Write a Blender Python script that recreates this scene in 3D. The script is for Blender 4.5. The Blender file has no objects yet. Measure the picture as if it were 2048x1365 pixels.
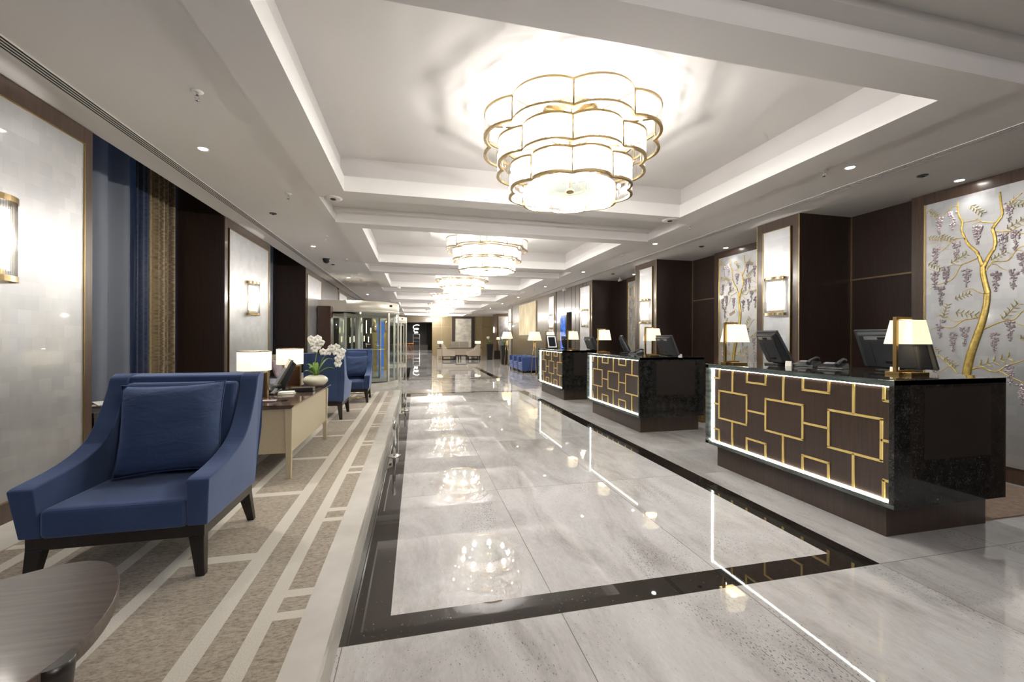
import bpy, bmesh, math, random
from mathutils import Vector, Matrix
random.seed(7)
PI = math.pi
SC = bpy.context.scene
COL = SC.collection
H = 3.05          # side ceiling height
PZ = 0.2          # raised lounge platform on the left

# ------------------------------------------------------------------ camera
cam_d = bpy.data.cameras.new('camera'); cam = bpy.data.objects.new('camera', cam_d)
COL.objects.link(cam); SC.camera = cam
cam_d.sensor_width = 36; cam_d.lens = 827/2048*36
cam_d.shift_y = -6.7/2048; cam_d.clip_start = 0.02; cam_d.clip_end = 300
cam.matrix_world = (Matrix.Translation((0, 0, 1.4)) @ Matrix.Rotation(-math.atan(192/827), 4, 'Z')
                    @ Matrix.Rotation(PI/2, 4, 'X') @ Matrix.Rotation(math.radians(0.23), 4, 'Z'))

# ------------------------------------------------------------------ mesh helpers
def B(): return bmesh.new()
def box(bm, x0, x1, y0, y1, z0, z1):
    if x0 > x1: x0, x1 = x1, x0
    if y0 > y1: y0, y1 = y1, y0
    if z0 > z1: z0, z1 = z1, z0
    v = [bm.verts.new(p) for p in ((x0,y0,z0),(x1,y0,z0),(x1,y1,z0),(x0,y1,z0),(x0,y0,z1),(x1,y0,z1),(x1,y1,z1),(x0,y1,z1))]
    for f in ((0,3,2,1),(4,5,6,7),(0,1,5,4),(1,2,6,5),(2,3,7,6),(3,0,4,7)): bm.faces.new([v[i] for i in f])
    return bm
def hexa(bm, bot, top):
    v = [bm.verts.new(p) for p in list(bot)+list(top)]
    n = len(bot)
    bm.faces.new(v[:n][::-1]); bm.faces.new(v[n:])
    for i in range(n): bm.faces.new((v[i], v[(i+1) % n], v[n+(i+1) % n], v[n+i]))
def quad(bm, *ps): bm.faces.new([bm.verts.new(p) for p in ps])
def prism(bm, pts, a0, a1, axis='z', smooth=False):
    def P(p, a):
        if axis == 'z': return (p[0], p[1], a)
        if axis == 'x': return (a, p[0], p[1])
        return (p[0], a, p[1])
    A = [bm.verts.new(P(p, a0)) for p in pts]; Bv = [bm.verts.new(P(p, a1)) for p in pts]
    n = len(pts)
    bm.faces.new(A); bm.faces.new(Bv[::-1])
    for i in range(n):
        f = bm.faces.new((A[i], Bv[i], Bv[(i+1) % n], A[(i+1) % n])); f.smooth = smooth
def lathe(bm, prof, cx=0, cy=0, seg=32, cap=True):
    rings = []
    for r, z in prof:
        rings.append([bm.verts.new((cx+max(r, 1e-5)*math.cos(2*PI*i/seg), cy+max(r, 1e-5)*math.sin(2*PI*i/seg), z)) for i in range(seg)])
    for a, b in zip(rings, rings[1:]):
        for i in range(seg):
            f = bm.faces.new((a[i], a[(i+1) % seg], b[(i+1) % seg], b[i])); f.smooth = True
    if cap:
        bm.faces.new(rings[0][::-1]); bm.faces.new(rings[-1])
def tube(bm, pts, rad, seg=8, closed=False, flat=1.0):
    pts = [Vector(p) for p in pts]; n = len(pts)
    rads = rad if isinstance(rad, (list, tuple)) else [rad]*n
    rings = []
    ref = Vector((0, 0, 1))
    for i, p in enumerate(pts):
        if closed: t = pts[(i+1) % n]-pts[i-1]
        else: t = pts[min(i+1, n-1)]-pts[max(i-1, 0)]
        t.normalize()
        r_ = ref if abs(t.dot(ref)) < 0.95 else Vector((1, 0, 0))
        a = t.cross(r_).normalized(); b = t.cross(a).normalized()
        rings.append([bm.verts.new(p+(a*math.cos(2*PI*k/seg)+b*math.sin(2*PI*k/seg)*flat)*rads[i]) for k in range(seg)])
    m = n if closed else n-1
    for i in range(m):
        A, C = rings[i], rings[(i+1) % n]
        for k in range(seg):
            f = bm.faces.new((A[k], A[(k+1) % seg], C[(k+1) % seg], C[k])); f.smooth = True
    if not closed:
        bm.faces.new(rings[0][::-1]); bm.faces.new(rings[-1])
def ball(bm, c, r, sx=1, sy=1, sz=1, u=12, v=8):
    g = bmesh.ops.create_uvsphere(bm, u_segments=u, v_segments=v, radius=r)
    for w in g['verts']: w.co = Vector((w.co.x*sx+c[0], w.co.y*sy+c[1], w.co.z*sz+c[2]))
    for w in g['verts']:
        for f in w.link_faces: f.smooth = True
def obj(name, bm, mat, parent=None, loc=None, bevel=0, seg=2, fix=True):
    if fix: bmesh.ops.recalc_face_normals(bm, faces=bm.faces)
    me = bpy.data.meshes.new(name); bm.to_mesh(me); bm.free()
    for m in (mat if isinstance(mat, (list, tuple)) else [mat]): me.materials.append(m)
    o = bpy.data.objects.new(name, me); COL.objects.link(o)
    if parent is not None: o.parent = parent
    if loc is not None: o.location = loc
    if bevel:
        b = o.modifiers.new('edge', 'BEVEL'); b.width = bevel; b.segments = seg; b.limit_method = 'ANGLE'; b.angle_limit = math.radians(40)
        b.harden_normals = False
    return o
def tag(o, label, cat, group=None):
    o['label'] = label; o['category'] = cat
    if group: o['group'] = group
    return o
def thing(name, label, cat, loc=(0,0,0), rz=0, group=None):
    o = bpy.data.objects.new(name, None); COL.objects.link(o); o.empty_display_size = 0.1
    o.location = loc; o.rotation_euler = (0, 0, rz)
    return tag(o, label, cat, group)
def struct(name, bm, mat, parent=None, bevel=0):
    o = obj(name, bm, mat, parent, bevel=bevel)
    if parent is None: o['kind'] = 'structure'
    return o
def dup(root, loc, label, rz=None, group=None, scale=None):
    r = root.copy(); COL.objects.link(r); r.location = loc
    if rz is not None: r.rotation_euler = (0, 0, rz)
    if scale: r.scale = scale
    r['label'] = label
    if group: r['group'] = group
    for ch in list(root.children):
        c = ch.copy(); COL.objects.link(c); c.parent = r
        for g in list(ch.children):
            d = g.copy(); COL.objects.link(d); d.parent = c
    return r

# ------------------------------------------------------------------ materials
class N:
    def __init__(s, name):
        s.m = bpy.data.materials.new(name); s.m.use_nodes = True
        s.t = s.m.node_tree; s.b = s.t.nodes['Principled BSDF']; s.out = s.t.nodes['Material Output']
    def n(s, typ, **kw):
        x = s.t.nodes.new(typ)
        for k, v in kw.items():
            if k in x.inputs.keys(): x.inputs[k].default_value = v
            else: setattr(x, k, v)
        return x
    def l(s, a, b): s.t.links.new(a, b)
    def coord(s, scale=(1,1,1), rot=(0,0,0), kind='Object'):
        tc = s.n('ShaderNodeTexCoord'); mp = s.n('ShaderNodeMapping')
        mp.inputs['Scale'].default_value = scale; mp.inputs['Rotation'].default_value = rot
        s.l(tc.outputs[kind], mp.inputs[0]); return mp.outputs[0]
    def ramp(s, fac, stops):
        r = s.n('ShaderNodeValToRGB'); e = r.color_ramp.elements
        while len(e) < len(stops): e.new(0.5)
        for i, (p, c) in enumerate(stops):
            e[i].position = p; e[i].color = (c[0], c[1], c[2], 1) if isinstance(c, (tuple, list)) else (c, c, c, 1)
        s.l(fac, r.inputs[0]); return r.outputs[0]
    def math(s, op, a, b=None, c=None):
        x = s.n('ShaderNodeMath'); x.operation = op
        for i, v in enumerate((a, b, c)):
            if v is None: continue
            if hasattr(v, 'links'): s.l(v, x.inputs[i])
            else: x.inputs[i].default_value = v
        return x.outputs[0]
    def mix(s, fac, a, b, mode='MIX'):
        x = s.n('ShaderNodeMix'); x.data_type = 'RGBA'; x.blend_type = mode
        for i, v in ((0, fac), (6, a), (7, b)):
            if hasattr(v, 'links'): s.l(v, x.inputs[i])
            elif i == 0: x.inputs[0].default_value = v
            else: x.inputs[i].default_value = (v[0], v[1], v[2], 1)
        return x.outputs[2]
    def bump(s, h, strength=0.2, dist=0.01):
        x = s.n('ShaderNodeBump'); x.inputs['Strength'].default_value = strength; x.inputs['Distance'].default_value = dist
        s.l(h, x.inputs['Height']); s.l(x.outputs[0], s.b.inputs['Normal'])
    def set(s, **kw):
        for k, v in kw.items():
            k = k.replace('_', ' ')
            if hasattr(v, 'links'): s.l(v, s.b.inputs[k])
            elif isinstance(v, tuple): s.b.inputs[k].default_value = (v[0], v[1], v[2], 1)
            else: s.b.inputs[k].default_value = v
        return s
def simple(name, col, rough=0.5, metal=0, **kw):
    a = N(name); a.set(Base_Color=col, Roughness=rough, Metallic=metal, **kw); return a.m
def noisy(name, c1, c2, scale=40, rough=0.8, stretch=(1,1,1), bump=0.0, metal=0, detail=4, **kw):
    a = N(name); v = a.coord(stretch)
    t = a.n('ShaderNodeTexNoise', Scale=scale, Detail=detail); a.l(v, t.inputs['Vector'])
    a.set(Base_Color=a.ramp(t.outputs[0], [(0.3, c1), (0.7, c2)]), Roughness=rough, Metallic=metal, **kw)
    if bump: a.bump(t.outputs[0], bump, 0.004)
    return a.m
def wood(name, c1, c2, rough=0.3, vertical=True, scale=9, coat=0.15):
    a = N(name); v = a.coord((6, 6, 0.35) if vertical else (0.5, 7, 7))
    t = a.n('ShaderNodeTexNoise', Scale=scale, Detail=6, Roughness=0.65); a.l(v, t.inputs['Vector'])
    a.set(Base_Color=a.ramp(t.outputs[0], [(0.3, c1), (0.7, c2)]), Roughness=rough, Coat_Weight=coat, Coat_Roughness=0.12)
    a.bump(t.outputs[0], 0.04, 0.002)
    return a.m
def emit(name, col, st):
    a = N(name); a.set(Base_Color=col, Emission_Color=col, Emission_Strength=st, Roughness=0.6); return a.m

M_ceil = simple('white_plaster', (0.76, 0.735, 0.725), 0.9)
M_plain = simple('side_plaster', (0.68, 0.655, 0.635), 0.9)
M_brass = noisy('brushed_brass', (0.42, 0.305, 0.15), (0.60, 0.455, 0.25), 60, 0.25, (1, 1, 12), metal=1)
M_brassdark = noisy('aged_brass', (0.30, 0.20, 0.08), (0.46, 0.32, 0.13), 60, 0.3, (1, 1, 12), metal=1)
M_gold = simple('polished_brass_inlay', (0.88, 0.64, 0.24), 0.22, 0.85)
M_lattice = simple('satin_brass_lattice', (0.92, 0.68, 0.24), 0.35, 0.4)
M_chrome = simple('polished_chrome', (0.85, 0.85, 0.86), 0.08, 1)
M_champ = noisy('champagne_metal', (0.66, 0.62, 0.53), (0.74, 0.70, 0.61), 30, 0.42, (1, 1, 8), metal=0.3)
M_wood = wood('dark_wenge_veneer', (0.019, 0.0095, 0.0068), (0.037, 0.0205, 0.0145), 0.34)
M_wood2 = wood('walnut_frame', (0.052, 0.031, 0.021), (0.090, 0.056, 0.038), 0.3, coat=0.3)
M_bronze = wood('bronze_veneer', (0.105, 0.078, 0.042), (0.15, 0.115, 0.066), 0.36, scale=6, coat=0.2)
M_farwall = wood('gold_brown_veneer', (0.20, 0.15, 0.07), (0.27, 0.205, 0.105), 0.36, scale=4, coat=0.1)
M_taupe = wood('taupe_satin_veneer', (0.070, 0.054, 0.043), (0.11, 0.088, 0.072), 0.28, scale=6, coat=0.3)
M_red = wood('reddish_walnut', (0.045, 0.018, 0.010), (0.078, 0.034, 0.018), 0.35)
M_black = simple('black_plastic', (0.012, 0.012, 0.014), 0.35)
M_grey = simple('grey_plastic', (0.028, 0.03, 0.036), 0.35)
M_bezel = simple('dark_bezel', (0.085, 0.087, 0.095), 0.3, 0.3)
M_silverp = simple('silver_plastic', (0.42, 0.42, 0.43), 0.3, 0.5)
M_screen = simple('screen_glass', (0.02, 0.022, 0.03), 0.08)
M_white = simple('white_paper', (0.8, 0.79, 0.76), 0.7)
M_darkgap = simple('dark_gap', (0.004, 0.004, 0.004), 0.9)

def blue_fabric(name, c1, c2):
    a = N(name); v = a.coord()
    t = a.n('ShaderNodeTexNoise', Scale=260, Detail=2); a.l(v, t.inputs['Vector'])
    t2 = a.n('ShaderNodeTexNoise', Scale=4, Detail=3); a.l(v, t2.inputs['Vector'])
    f = a.math('ADD', a.math('MULTIPLY', t.outputs[0], 0.5), a.math('MULTIPLY', t2.outputs[0], 0.5))
    a.set(Base_Color=a.ramp(f, [(0.35, c1), (0.65, c2)]), Roughness=0.95, Sheen_Weight=0.6, Sheen_Roughness=0.4, Sheen_Tint=(0.6, 0.7, 1.0))
    a.bump(t.outputs[0], 0.15, 0.002)
    return a.m
M_blue = blue_fabric('blue_wool', (0.027, 0.049, 0.122), (0.042, 0.073, 0.170))
def pillow_mat():
    a = N('blue_pillow_cotton'); v = a.coord((1, 1, 2.2))
    t = a.n('ShaderNodeTexNoise', Scale=7, Detail=3, Distortion=0.8); a.l(v, t.inputs['Vector'])
    a.set(Base_Color=(0.031, 0.056, 0.132), Roughness=0.85, Sheen_Weight=0.3, Sheen_Tint=(0.45, 0.6, 1.0))
    a.bump(t.outputs[0], 0.55, 0.02); return a.m
M_pillow = pillow_mat()
M_cream = noisy('cream_leather', (0.52, 0.44, 0.30), (0.57, 0.485, 0.335), 90, 0.55, bump=0.05)
M_creamfab = noisy('cream_fabric', (0.50, 0.43, 0.33), (0.58, 0.50, 0.40), 150, 0.9)
M_mauve = noisy('mauve_velvet', (0.26, 0.19, 0.22), (0.42, 0.33, 0.35), 12, 0.7)
M_lav = noisy('lavender_fabric', (0.30, 0.29, 0.36), (0.37, 0.36, 0.43), 120, 0.9)
M_shade = None
def shade_mat(name, col, st):
    a = N(name); v = a.coord((1, 1, 1))
    t = a.n('ShaderNodeTexNoise', Scale=220, Detail=2); a.l(v, t.inputs['Vector'])
    a.set(Base_Color=(0.85, 0.78, 0.6), Roughness=0.9, Emission_Color=col, Emission_Strength=st)
    a.bump(t.outputs[0], 0.1, 0.001); return a.m
M_shade = shade_mat('lit_lampshade', (1.0, 0.82, 0.48), 0.50)
M_shadew = shade_mat('lit_drum_shade', (1.0, 0.88, 0.58), 0.60)
M_bulb = emit('lit_bulb', (1.0, 0.95, 0.86), 14)
M_tubelamp = emit('sconce_lamp', (1.0, 0.94, 0.84), 1.05)
M_down = emit('downlight_lens', (1.0, 0.96, 0.9), 30)
M_led = emit('led_strip', (0.95, 1.0, 0.90), 9)

def glassrod(name, tr=0.5, tl=0.3):
    a = N(name); t = a.t
    tp = a.n('ShaderNodeBsdfTransparent'); tp.inputs[0].default_value = (0.97, 0.97, 0.96, 1)
    tr_ = a.n('ShaderNodeBsdfTranslucent'); tr_.inputs[0].default_value = (0.95, 0.93, 0.9, 1)
    gl = a.n('ShaderNodeBsdfGlossy', Roughness=0.08); gl.inputs[0].default_value = (1, 0.98, 0.95, 1)
    m1 = a.n('ShaderNodeMixShader'); m1.inputs[0].default_value = tl/(tr+tl)
    a.l(tp.outputs[0], m1.inputs[1]); a.l(tr_.outputs[0], m1.inputs[2])
    fr = a.n('ShaderNodeFresnel', IOR=1.5)
    m2 = a.n('ShaderNodeMixShader'); a.l(a.math('ADD', fr.outputs[0], 0.06), m2.inputs[0])
    a.l(m1.outputs[0], m2.inputs[1]); a.l(gl.outputs[0], m2.inputs[2])
    a.l(m2.outputs[0], a.out.inputs[0]); return a.m
def rods(name, edge=0.42, tl=0.06):
    a = N(name)
    lw = a.n('ShaderNodeLayerWeight', Blend=0.35)
    tp = a.n('ShaderNodeBsdfTransparent'); a.l(a.ramp(lw.outputs[1], [(0.02, (0.93, 0.925, 0.91)), (0.55, (edge, edge*.95, edge*.86))]), tp.inputs[0])
    d = a.n('ShaderNodeBsdfTranslucent'); d.inputs[0].default_value = (.9, .88, .84, 1)
    gl = a.n('ShaderNodeBsdfGlossy', Roughness=0.15)
    m1 = a.n('ShaderNodeMixShader'); m1.inputs[0].default_value = tl; a.l(tp.outputs[0], m1.inputs[1]); a.l(d.outputs[0], m1.inputs[2])
    m2 = a.n('ShaderNodeMixShader'); m2.inputs[0].default_value = .05; a.l(m1.outputs[0], m2.inputs[1]); a.l(gl.outputs[0], m2.inputs[2])
    a.l(m2.outputs[0], a.out.inputs[0]); return a.m
M_rod = rods('glass_rods', .45, .20)
M_rods = rods('sconce_glass_rods', .35, .10)
M_trimbrass = noisy('bronze_trim', (0.30, 0.21, 0.11), (0.42, 0.31, 0.17), 40, 0.35, (1, 1, 10), metal=0.9)
def frost():
    a = N('frosted_glass'); tp = a.n('ShaderNodeBsdfTransparent'); tp.inputs[0].default_value = (.72, .76, .72, 1); tl = a.n('ShaderNodeBsdfTranslucent'); tl.inputs[0].default_value = (.8, .8, .78, 1)
    df = a.n('ShaderNodeBsdfDiffuse'); df.inputs[0].default_value = (.75, .75, .72, 1)
    m1 = a.n('ShaderNodeMixShader'); m1.inputs[0].default_value = .35; a.l(tl.outputs[0], m1.inputs[1]); a.l(df.outputs[0], m1.inputs[2])
    m2 = a.n('ShaderNodeMixShader'); m2.inputs[0].default_value = .10; a.l(tp.outputs[0], m2.inputs[1]); a.l(m1.outputs[0], m2.inputs[2]); a.l(m2.outputs[0], a.out.inputs[0]); return a.m
M_frost = frost()
def clear(name, tint=(0.93, 0.96, 0.96)):
    a = N(name)
    tp = a.n('ShaderNodeBsdfTransparent'); tp.inputs[0].default_value = (*tint, 1)
    gl = a.n('ShaderNodeBsdfGlossy', Roughness=0.01)
    fr = a.n('ShaderNodeFresnel', IOR=1.5)
    m = a.n('ShaderNodeMixShader'); g = a.n('ShaderNodeNewGeometry'); a.l(a.math('MULTIPLY', fr.outputs[0], a.math('SUBTRACT', 1.0, g.outputs['Backfacing'])), m.inputs[0])
    a.l(tp.outputs[0], m.inputs[1]); a.l(gl.outputs[0], m.inputs[2]); a.l(m.outputs[0], a.out.inputs[0]); return a.m
M_glass = clear('clear_glass')

def silverleaf():
    a = N('silver_leaf'); v = a.coord()
    sep = a.n('ShaderNodeSeparateXYZ'); a.l(v, sep.inputs[0])
    cmb = a.n('ShaderNodeCombineXYZ'); a.l(sep.outputs[1], cmb.inputs[0]); a.l(sep.outputs[2], cmb.inputs[1]); a.l(sep.outputs[0], cmb.inputs[2])
    br = a.n('ShaderNodeTexBrick', Scale=1.0); br.offset = 0.5
    for k, val in (('Brick Width', 0.105), ('Row Height', 0.095), ('Mortar Size', 0.0012), ('Mortar Smooth', 1.0), ('Bias', 0.0)): br.inputs[k].default_value = val
    br.inputs['Color1'].default_value = (0.46, 0.47, 0.495, 1); br.inputs['Color2'].default_value = (0.60, 0.605, 0.62, 1); br.inputs['Mortar'].default_value = (0.42, 0.42, 0.42, 1)
    a.l(cmb.outputs[0], br.inputs['Vector'])
    t = a.n('ShaderNodeTexNoise', Scale=3.0, Detail=5); a.l(v, t.inputs['Vector'])
    c = a.mix(0.45, br.outputs[0], a.ramp(t.outputs[0], [(0.3, (0.46, 0.47, 0.49)), (0.7, (0.68, 0.68, 0.68))]))
    a.set(Base_Color=c, Metallic=0.75, Roughness=0.38, Coat_Weight=0.7, Coat_Roughness=0.04)
    return a.m
M_leaf = silverleaf()
M_artgold = noisy('pale_gold_canvas', (0.62, 0.50, 0.26), (0.80, 0.72, 0.52), 2.2, 0.6, (1, 2.2, 0.8), metal=0.2)
M_treegold = noisy('gold_relief', (0.56, 0.38, 0.08), (0.82, 0.62, 0.22), 35, 0.35, bump=0.5, metal=0.7)
M_petal = simple('mauve_mother_of_pearl', (0.62, 0.52, 0.56), 0.25, 0.45)
M_leafgold = noisy('pale_gold_leaf', (0.66, 0.54, 0.26), (0.84, 0.73, 0.42), 30, 0.35, metal=0.5)

# floor marble with inlaid dark bands
def floor_mat():
    a = N('marble_floor'); v = a.coord()
    sep = a.n('ShaderNodeSeparateXYZ'); a.l(v, sep.inputs[0]); X, Y = sep.outputs[0], sep.outputs[1]
    # tiles
    br = a.n('ShaderNodeTexBrick', Scale=1.0); br.offset = 0.0
    for k, val in (('Brick Width', 1.0465), ('Row Height', 1.74), ('Mortar Size', 0.0022), ('Mortar Smooth', 0.0), ('Bias', 0.0)): br.inputs[k].default_value = val
    br.inputs['Color1'].default_value = (0, 0, 0, 1); br.inputs['Color2'].default_value = (1, 1, 1, 1); br.inputs['Mortar'].default_value = (0.5, 0.5, 0.5, 1)
    mv = a.n('ShaderNodeMapping'); mv.inputs['Location'].default_value = (0.3195, -0.25, 0); a.l(v, mv.inputs[0]); a.l(mv.outputs[0], br.inputs['Vector'])
    tone = br.outputs[0]; mort = br.outputs[1]
    # per tile offset so veins break at joints
    off = a.n('ShaderNodeVectorMath'); off.operation = 'ADD'; a.l(v, off.inputs[0]); a.l(tone, off.inputs[1])
    st = a.n('ShaderNodeMapping'); st.inputs['Scale'].default_value = (1.5, 0.55, 1); st.inputs['Rotation'].default_value = (0, 0, 0.75); a.l(off.outputs[0], st.inputs[0])
    n1 = a.n('ShaderNodeTexNoise', Scale=1.7, Detail=7, Roughness=0.62, Distortion=0.9); a.l(st.outputs[0], n1.inputs['Vector'])
    n2 = a.n('ShaderNodeTexNoise', Scale=38, Detail=4, Roughness=0.7); a.l(st.outputs[0], n2.inputs['Vector'])
    base = a.ramp(n1.outputs[0], [(0.33, (0.34, 0.322, 0.31)), (0.45, (0.50, 0.482, 0.472)), (0.56, (0.60, 0.588, 0.582)), (0.72, (0.70, 0.69, 0.69))])
    base = a.mix(0.22, base, a.ramp(n2.outputs[0], [(0.35, (0.38, 0.35, 0.33)), (0.65, (0.66, 0.64, 0.62))]))
    # dark flecks gathered in drifts
    vo = a.n('ShaderNodeTexNoise', Scale=120, Detail=2, Roughness=0.6); st2 = a.n('ShaderNodeMapping'); st2.inputs['Scale'].default_value = (1, 0.5, 1); st2.inputs['Rotation'].default_value = (0, 0, 0.6)
    a.l(v, st2.inputs[0]); a.l(st2.outputs[0], vo.inputs['Vector'])
    n3 = a.n('ShaderNodeTexNoise', Scale=1.3, Detail=3, Distortion=1.2); a.l(st.outputs[0], n3.inputs['Vector'])
    thr = a.math('ADD', vo.outputs[0], a.math('MULTIPLY', n3.outputs[0], 0.42))
    fleck = a.math('GREATER_THAN', thr, 0.885)
    base = a.mix(a.math('MULTIPLY', fleck, 0.75), base, (0.10, 0.085, 0.075))
    base = a.mix(a.math('MULTIPLY', tone, 0.16), base, (0.42, 0.40, 0.39))
    # band masks
    def inside(x0, x1, y0, y1):
        m = a.math('MULTIPLY', a.math('GREATER_THAN', X, x0), a.math('LESS_THAN', X, x1))
        m2 = a.math('MULTIPLY', a.math('GREATER_THAN', Y, y0), a.math('LESS_THAN', Y, y1))
        return a.math('MULTIPLY', m, m2)
    ring1 = a.math('SUBTRACT', inside(-0.335, 2.82, 1.99, 10.62), inside(-0.118, 2.62, 2.16, 10.48))
    ring2 = a.math('SUBTRACT', inside(-0.42, 2.82, 13.95, 19.45), inside(-0.23, 2.62, 14.1, 19.3))
    band = a.math('ADD', ring1, ring2)
    n4 = a.n('ShaderNodeTexNoise', Scale=55, Detail=3); a.l(v, n4.inputs['Vector'])
    dark = a.ramp(n4.outputs[0], [(0.35, (0.012, 0.009, 0.008)), (0.62, (0.030, 0.022, 0.018)), (0.75, (0.075, 0.06, 0.05))])
    base = a.mix(mort, base, (0.22, 0.19, 0.16))
    base = a.mix(band, base, dark)
    a.set(Base_Color=base, Roughness=0.02, Coat_Weight=0.0, Specular_IOR_Level=0.85)
    return a.m
M_floor = floor_mat()
M_border = noisy('cream_marble_border', (0.60, 0.56, 0.50), (0.72, 0.68, 0.62), 4, 0.22, detail=6)
M_riser = noisy('grey_marble_riser', (0.50, 0.46, 0.41), (0.58, 0.54, 0.48), 5, 0.45)

def carpet_mat():
    a = N('patterned_carpet'); v = a.coord()
    sep = a.n('ShaderNodeSeparateXYZ'); a.l(v, sep.inputs[0]); X, Y = sep.outputs[0], sep.outputs[1]
    st = a.n('ShaderNodeMapping'); st.inputs['Scale'].default_value = (1, 2.6, 1); a.l(v, st.inputs[0])
    n1 = a.n('ShaderNodeTexNoise', Scale=42, Detail=6, Roughness=0.75); a.l(st.outputs[0], n1.inputs['Vector'])
    n0 = a.n('ShaderNodeTexNoise', Scale=160, Detail=2); a.l(v, n0.inputs['Vector'])
    brown = a.ramp(n1.outputs[0], [(0.36, (0.19, 0.15, 0.11)), (0.48, (0.355, 0.295, 0.225)), (0.6, (0.44, 0.375, 0.295))])
    cream = a.ramp(n0.outputs[0], [(0.3, (0.60, 0.55, 0.465)), (0.7, (0.70, 0.65, 0.56))])
    def inx(x0, x1): return a.math('MULTIPLY', a.math('GREATER_THAN', X, x0), a.math('LESS_THAN', X, x1))
    def per(y0, p, w):      # 1 where (Y-y0) mod p < w
        f = a.math('MODULO', a.math('ADD', a.math('SUBTRACT', Y, y0), p*20), p)
        return a.math('LESS_THAN', f, w)
    m = None
    def add(x):
        nonlocal m
        m = x if m is None else a.math('MAXIMUM', m, x)
    for s in (0, 1):
        xx = (lambda x0, x1: (x0, x1)) if s == 0 else (lambda x0, x1: (-2.70-x1, -2.70-x0))
        add(inx(*xx(-0.655, -0.585))); add(inx(*xx(-0.855, -0.775)))
        add(inx(*xx(-1.255, -1.19)))
        # two bars bracketing the small blocks
        gap = a.math('MAXIMUM', per(1.925, 0.966, 0.055), per(2.085, 0.966, 0.06))
        add(a.math('MULTIPLY', inx(*xx(-0.59, -0.468)), gap))
        add(a.math('MULTIPLY', inx(*xx(-1.2, -0.85)), per(2.48, 0.955, 0.075)))
    add(a.math('GREATER_THAN', X, -0.470))
    add(a.math('LESS_THAN', X, -2.245))
    a.set(Base_Color=a.mix(m, brown, cream), Roughness=0.97, Sheen_Weight=0.15)
    a.bump(n0.outputs[0], 0.35, 0.004)
    return a.m
M_carpet = carpet_mat()
def granite():
    a = N('black_granite'); v = a.coord()
    n = a.n('ShaderNodeTexNoise', Scale=70, Detail=4, Roughness=0.7); a.l(v, n.inputs['Vector'])
    n2 = a.n('ShaderNodeTexNoise', Scale=14, Detail=2); a.l(v, n2.inputs['Vector'])
    f = a.math('ADD', a.math('MULTIPLY', n.outputs[0], 0.7), a.math('MULTIPLY', n2.outputs[0], 0.3))
    a.set(Base_Color=a.ramp(f, [(0.38, (0.004, 0.004, 0.005)), (0.50, (0.017, 0.017, 0.016)), (0.64, (0.050, 0.048, 0.042))]), Roughness=0.06)
    return a.m
M_granite = granite()
M_greenmarble = noisy('green_grey_marble_edge', (0.03, 0.04, 0.038), (0.13, 0.15, 0.14), 9, 0.12, (1, 0.4, 3), detail=7)
M_stonetop = noisy('brown_marble_top', (0.05, 0.03, 0.024), (0.15, 0.10, 0.08), 7, 0.1, detail=7)
M_tabletop = wood('ash_brown_tabletop', (0.050, 0.034, 0.026), (0.115, 0.082, 0.064), 0.34, vertical=False, scale=9)
M_darkleg = wood('dark_leg_wood', (0.008, 0.005, 0.004), (0.018, 0.011, 0.008), 0.35)
def curtain_mat(name, cols, scale, sheer=0.0):
    a = N(name); v = a.coord((1, 1, 1))
    sep = a.n('ShaderNodeSeparateXYZ'); a.l(v, sep.inputs[0])
    nz = a.n('ShaderNodeTexNoise', Scale=1.0, Detail=3); mp = a.n('ShaderNodeMapping'); mp.inputs['Scale'].default_value = (3, 3, 40); a.l(v, mp.inputs[0]); a.l(mp.outputs[0], nz.inputs['Vector'])
    y = a.math('ADD', a.math('MULTIPLY', sep.outputs[1], scale), a.math('MULTIPLY', nz.outputs[0], 0.55))
    fr = a.math('FRACT', y)
    a.set(Base_Color=a.ramp(fr, cols), Roughness=0.55, Sheen_Weight=0.3)
    return a.m
M_curt = curtain_mat('wavy_striped_silk', [(0.0, (0.13, 0.085, 0.05)), (0.3, (0.42, 0.33, 0.18)), (0.5, (0.16, 0.11, 0.07)), (0.7, (0.50, 0.41, 0.25)), (0.85, (0.22, 0.15, 0.10)), (1.0, (0.13, 0.085, 0.05))], 9)
M_curtb = curtain_mat('wavy_blue_silk', [(0.0, (0.02, 0.035, 0.09)), (0.35, (0.07, 0.10, 0.18)), (0.6, (0.02, 0.03, 0.08)), (1.0, (0.05, 0.08, 0.16))], 9)
def sheer_mat():
    a = N('blue_sheer'); d = a.n('ShaderNodeBsdfTranslucent'); d.inputs[0].default_value = (0.45, 0.50, 0.60, 1)
    m = a.n('ShaderNodeMixShader'); m.inputs[0].default_value = 0.35
    a.set(Base_Color=(0.40, 0.43, 0.47), Roughness=0.8)
    a.l(a.b.outputs[0], m.inputs[1]); a.l(d.outputs[0], m.inputs[2]); a.l(m.outputs[0], a.out.inputs[0]); return a.m
M_sheer = sheer_mat()
M_orchid = simple('white_orchid_petal', (0.86, 0.83, 0.76), 0.6, 0, Subsurface_Weight=0.0)
M_green = noisy('orchid_leaf_green', (0.09, 0.20, 0.03), (0.22, 0.38, 0.06), 20, 0.4)
M_stem = simple('orchid_stem', (0.22, 0.27, 0.08), 0.5)
M_pot = noisy('ivory_ceramic', (0.66, 0.62, 0.48), (0.72, 0.68, 0.54), 15, 0.25)

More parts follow.
